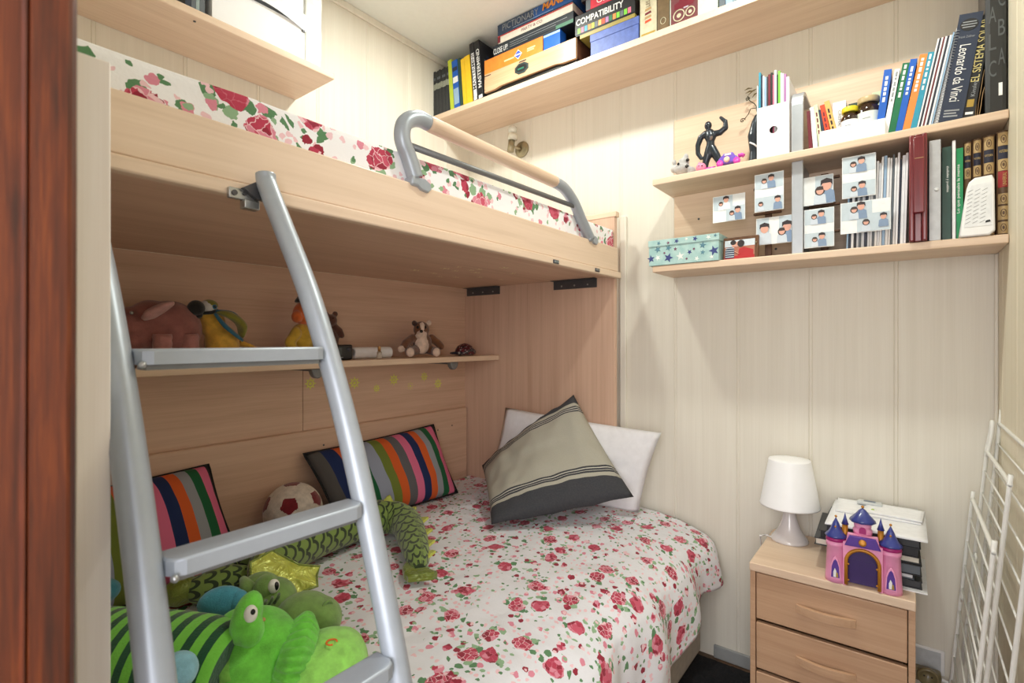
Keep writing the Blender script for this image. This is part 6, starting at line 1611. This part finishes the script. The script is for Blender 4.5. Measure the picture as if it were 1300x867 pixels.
# antique tins
tinm = plain('ivory_tin', S(204, 196, 168), .4, var=.1); tinbr = plain('brown_tin', S(112, 92, 66), .4, var=.12)
o, F, W_, H_ = gamebox('ivory printed tin standing right of the blue box', 812.5, 833.5, Z3, Z3 + .235, tinm, name='ivory_tin', cat='tin', d=.12)
mb = MB(); mb.text('LES BISCUITS', F @ frame((W_ * .62, .11, .0002), (0, 1, 0), (-1, 0, 0)), .10, W_ * .26, plain('sepia', S(120, 96, 70), .5))
for k in range(4): mb.prism([(W_ * .3, .050 + k * .015), (W_ * .7, .054 + k * .015), (W_ * .66, .062 + k * .015), (W_ * .32, .059 + k * .015)], F, .0004, [vermil, kraft, maroon, kraft][k])
part('print', mb, o)
mb = MB(); mb.box((W_ * .08, .004, 0), (W_ * .92, .012, .0004), ochre, M=F); part('base_band', mb, o)
o, F, W_, H_ = gamebox('dark brown tin between the ivory tin and the car picture box', 834.5, 849.5, Z3, Z3 + .24, tinbr, name='brown_tin', cat='tin', d=.12)
mb = MB(); mb.tube([F @ Vector((W_ * .5 + .010 * math.cos(k * PI / 8), .034 + .012 * math.sin(k * PI / 8), .0006)) for k in range(16)], .0012, tinm, 5, closed=True); part('print', mb, o)
o, F, W_, H_ = gamebox('pale box with an old motor car picture at the shelf front', 850.5, 911, Z3, Z3 + .19, plain('pale_mint_tin', S(206, 216, 200), .4), name='picture_box', cat='box', d=.16)
mb = MB(); mb.box((.004, .004, 0), (W_ * .60, H_ - .004, .0004), plain('plum_picture', S(110, 58, 64), .5), M=F); mb.box((W_ * .30, .05, .0005), (W_ * .40, H_ - .01, .0007), plain('lilac_grey', S(186, 176, 190), .5), M=F)
for cx_, r_2 in ((W_ * .20, .020), (W_ * .44, .016)):
    mb.tube([F @ Vector((cx_ + r_2 * math.cos(k * PI / 10), .030 + r_2 * math.sin(k * PI / 10), .0012)) for k in range(20)], .0022, tinm, 6, closed=True); flatdisc(F, cx_, .030, r_2 * .4, r_2 * .4, tinm, mb, z=.0012)
mb.prism([(W_ * .10, .055), (W_ * .50, .055), (W_ * .56, .075), (W_ * .44, .080), (W_ * .38, .11), (W_ * .24, .11), (W_ * .20, .080), (W_ * .10, .075)], F @ Matrix.Translation((0, 0, .0008)), .0003, maroon); mb.text('T', F @ Matrix.Translation((W_ * .78, .06, 0)), .010, .016, grey_i); part('picture', mb, o, 'plum old car picture')
ya, yb_ = tspan(913, 921); book('thin slate blue book right of the car picture box', ya, ya - yb_ - .001, .22, .16, XT, Z3, slate)
ya, yb_ = tspan(921.5, 930); book('thin pale blue book second right of the car picture box', ya, ya - yb_ - .001, .22, .16, XT, Z3, sky)

# ================================================================== SIDE SHELF over the mattress
ZS = 2.2744
def xs(u, y=1.71): return WY(u, 60, y).x
cm_ = plain('box_white', S(244, 246, 250), .5, var=.005)
xa, xb = xs(269.5), xs(387)
wb = thing('storage_box', 'big white card storage box on the short shelf, lower of two', 'box', ((xa + xb) / 2, 1.82, ZS))
zl = WY(387, 38, 1.70).z
mb = MB(); mb.box((xa, 1.712, ZS), (xb, 1.94, zl + .02), cm_, .001); part('box_body', mb, wb)
mb = MB()
# lid skirt sags in the middle, shadow gap shows under it
def skirt(s, w): return (xa - .003 + (xb - xa + .006) * s, 1.7085 - .010 * math.sin(PI * s) * (1 - w), zl + .020 * math.sin(PI * s) * 1.2 + w * (.06 - .02 * math.sin(PI * s)))
mb.grid(skirt, 24, 4, cm_); mb.box((xa - .003, 1.712, zl + .058), (xb + .003, 1.943, zl + .062), cm_); part('lid', mb, wb, 'white lid with bowed front skirt')
mb = MB(); mb.box((xb - .022 + .012, 1.7075, zl - .004), (xb - .0, 1.7115, zl + .004), darkmetal, .001); part('corner_clip', mb, wb)
mb = MB(); mb.box((xa + .002, 1.715, zl + .0625), (xb - .002, 1.94, 2.62), cm_, .001); o = solo('storage_box', mb, 'second white storage box stacked on the lower white box', 'box')
crk = plain('crinkled_white', S(228, 230, 224), .6, var=.04)
xa2, xb2 = xb + .003, xs(408.5, 1.715)
def bag(s, w):
    # closed crumpled sleeve around an upright rectangle
    k = w * 4; e = int(k) % 4; f = k - int(k); x0_, x1_, y0_, y1_ = xa2, xb2, 1.715, 1.93
    p = [(x0_ + (x1_ - x0_) * f, y0_), (x1_, y0_ + (y1_ - y0_) * f), (x1_ - (x1_ - x0_) * f, y1_), (x0_, y1_ - (y1_ - y0_) * f)][e]
    z_ = ZS + .0005 + .36 * s
    return (p[0] + .0030 * (nz(z_ * 22, p[1] * 12, e) - .6), p[1] + .004 * nz(z_ * 18, p[0] * 30, e + 5), z_)
mb = MB(); mb.grid(bag, 40, 32, crk, cv=True, capu=True, smooth=True); solo('paper_bag', mb, 'crinkled white paper bag standing right of the storage boxes', 'bag')
x = xs(236)
for k, (t, mt, lab) in enumerate(((.016, navy, 'navy book left of the white storage boxes'), (.012, slate, 'slate book second left of the white storage boxes'), (.010, card('greenish_grey', S(150, 166, 168)), 'greenish grey book third on the short shelf'), (.014, slate, 'grey-blue book just left of the white storage boxes'))):
    o = thing('book', lab, 'book', (x + t / 2, 1.80, ZS)); mb = MB(); bt = .002
    mb.box((x, 1.715, ZS + .0003), (x + bt, 1.87, ZS + .24), mt); mb.box((x + t - bt, 1.715, ZS + .0003), (x + t, 1.87, ZS + .24), mt); mb.box((x + bt, 1.715, ZS + .0003), (x + t - bt, 1.7175, ZS + .24), mt); part('cover', mb, o)
    mb = MB(); mb.box((x + bt + .0002, 1.719, ZS + .003), (x + t - bt - .0002, 1.866, ZS + .236), cream_pg); part('page_block', mb, o); x += t + .0008
# ================================================================== LIGHT AND CAMERA
def area(name, loc, rot, size, power, col, shape='DISK', sy=None):
    L = bpy.data.lights.new(name, 'AREA'); L.shape = shape; L.size = size
    if sy: L.size_y = sy
    L.energy = power; L.color = col; o = bpy.data.objects.new(name, L); COL.objects.link(o)
    o.location = loc; o.rotation_euler = rot; return o
area('ceiling_lamp', (1.445, 1.28, 2.735), (0, 0, 0), .12, 9.2, (.98, 1, .90))
area('ceiling_lamp', (1.445, .28, 2.735), (0, 0, 0), .12, 9.2, (.98, 1, .90))
# unseen fill light, added behind the camera to brighten the room
area('fill_light', (-1.0, -.35, 1.65), (R(90), 0, R(-72)), 1.2, 29, (1, .97, .96), 'RECTANGLE', 1.6)
w = bpy.data.worlds.new('hall'); SC.world = w; w.use_nodes = True
w.node_tree.nodes['Background'].inputs[0].default_value = (.97, .96, 1, 1)
w.node_tree.nodes['Background'].inputs[1].default_value = 1.6
cam = bpy.data.cameras.new('camera'); co = bpy.data.objects.new('camera', cam); COL.objects.link(co)
co.location = (0, 0, EYE); co.rotation_euler = (R(90), 0, YAW - PI / 2)
cam.sensor_width = 36; cam.lens = 36 * FPX / 1300; cam.shift_y = -1.5 / 1300; cam.clip_start = .02
cam.dof.use_dof = True; cam.dof.focus_distance = 1.6; cam.dof.aperture_fstop = 5.6
SC.camera = co
SC.view_settings.view_transform = 'Standard'; SC.view_settings.look = 'None'
SC.view_settings.gamma = 1; SC.view_settings.use_curve_mapping = False
SC.view_settings.exposure = 0.40
SC.cycles.max_bounces = 10; SC.cycles.diffuse_bounces = 6
SC.cycles.use_denoising = True
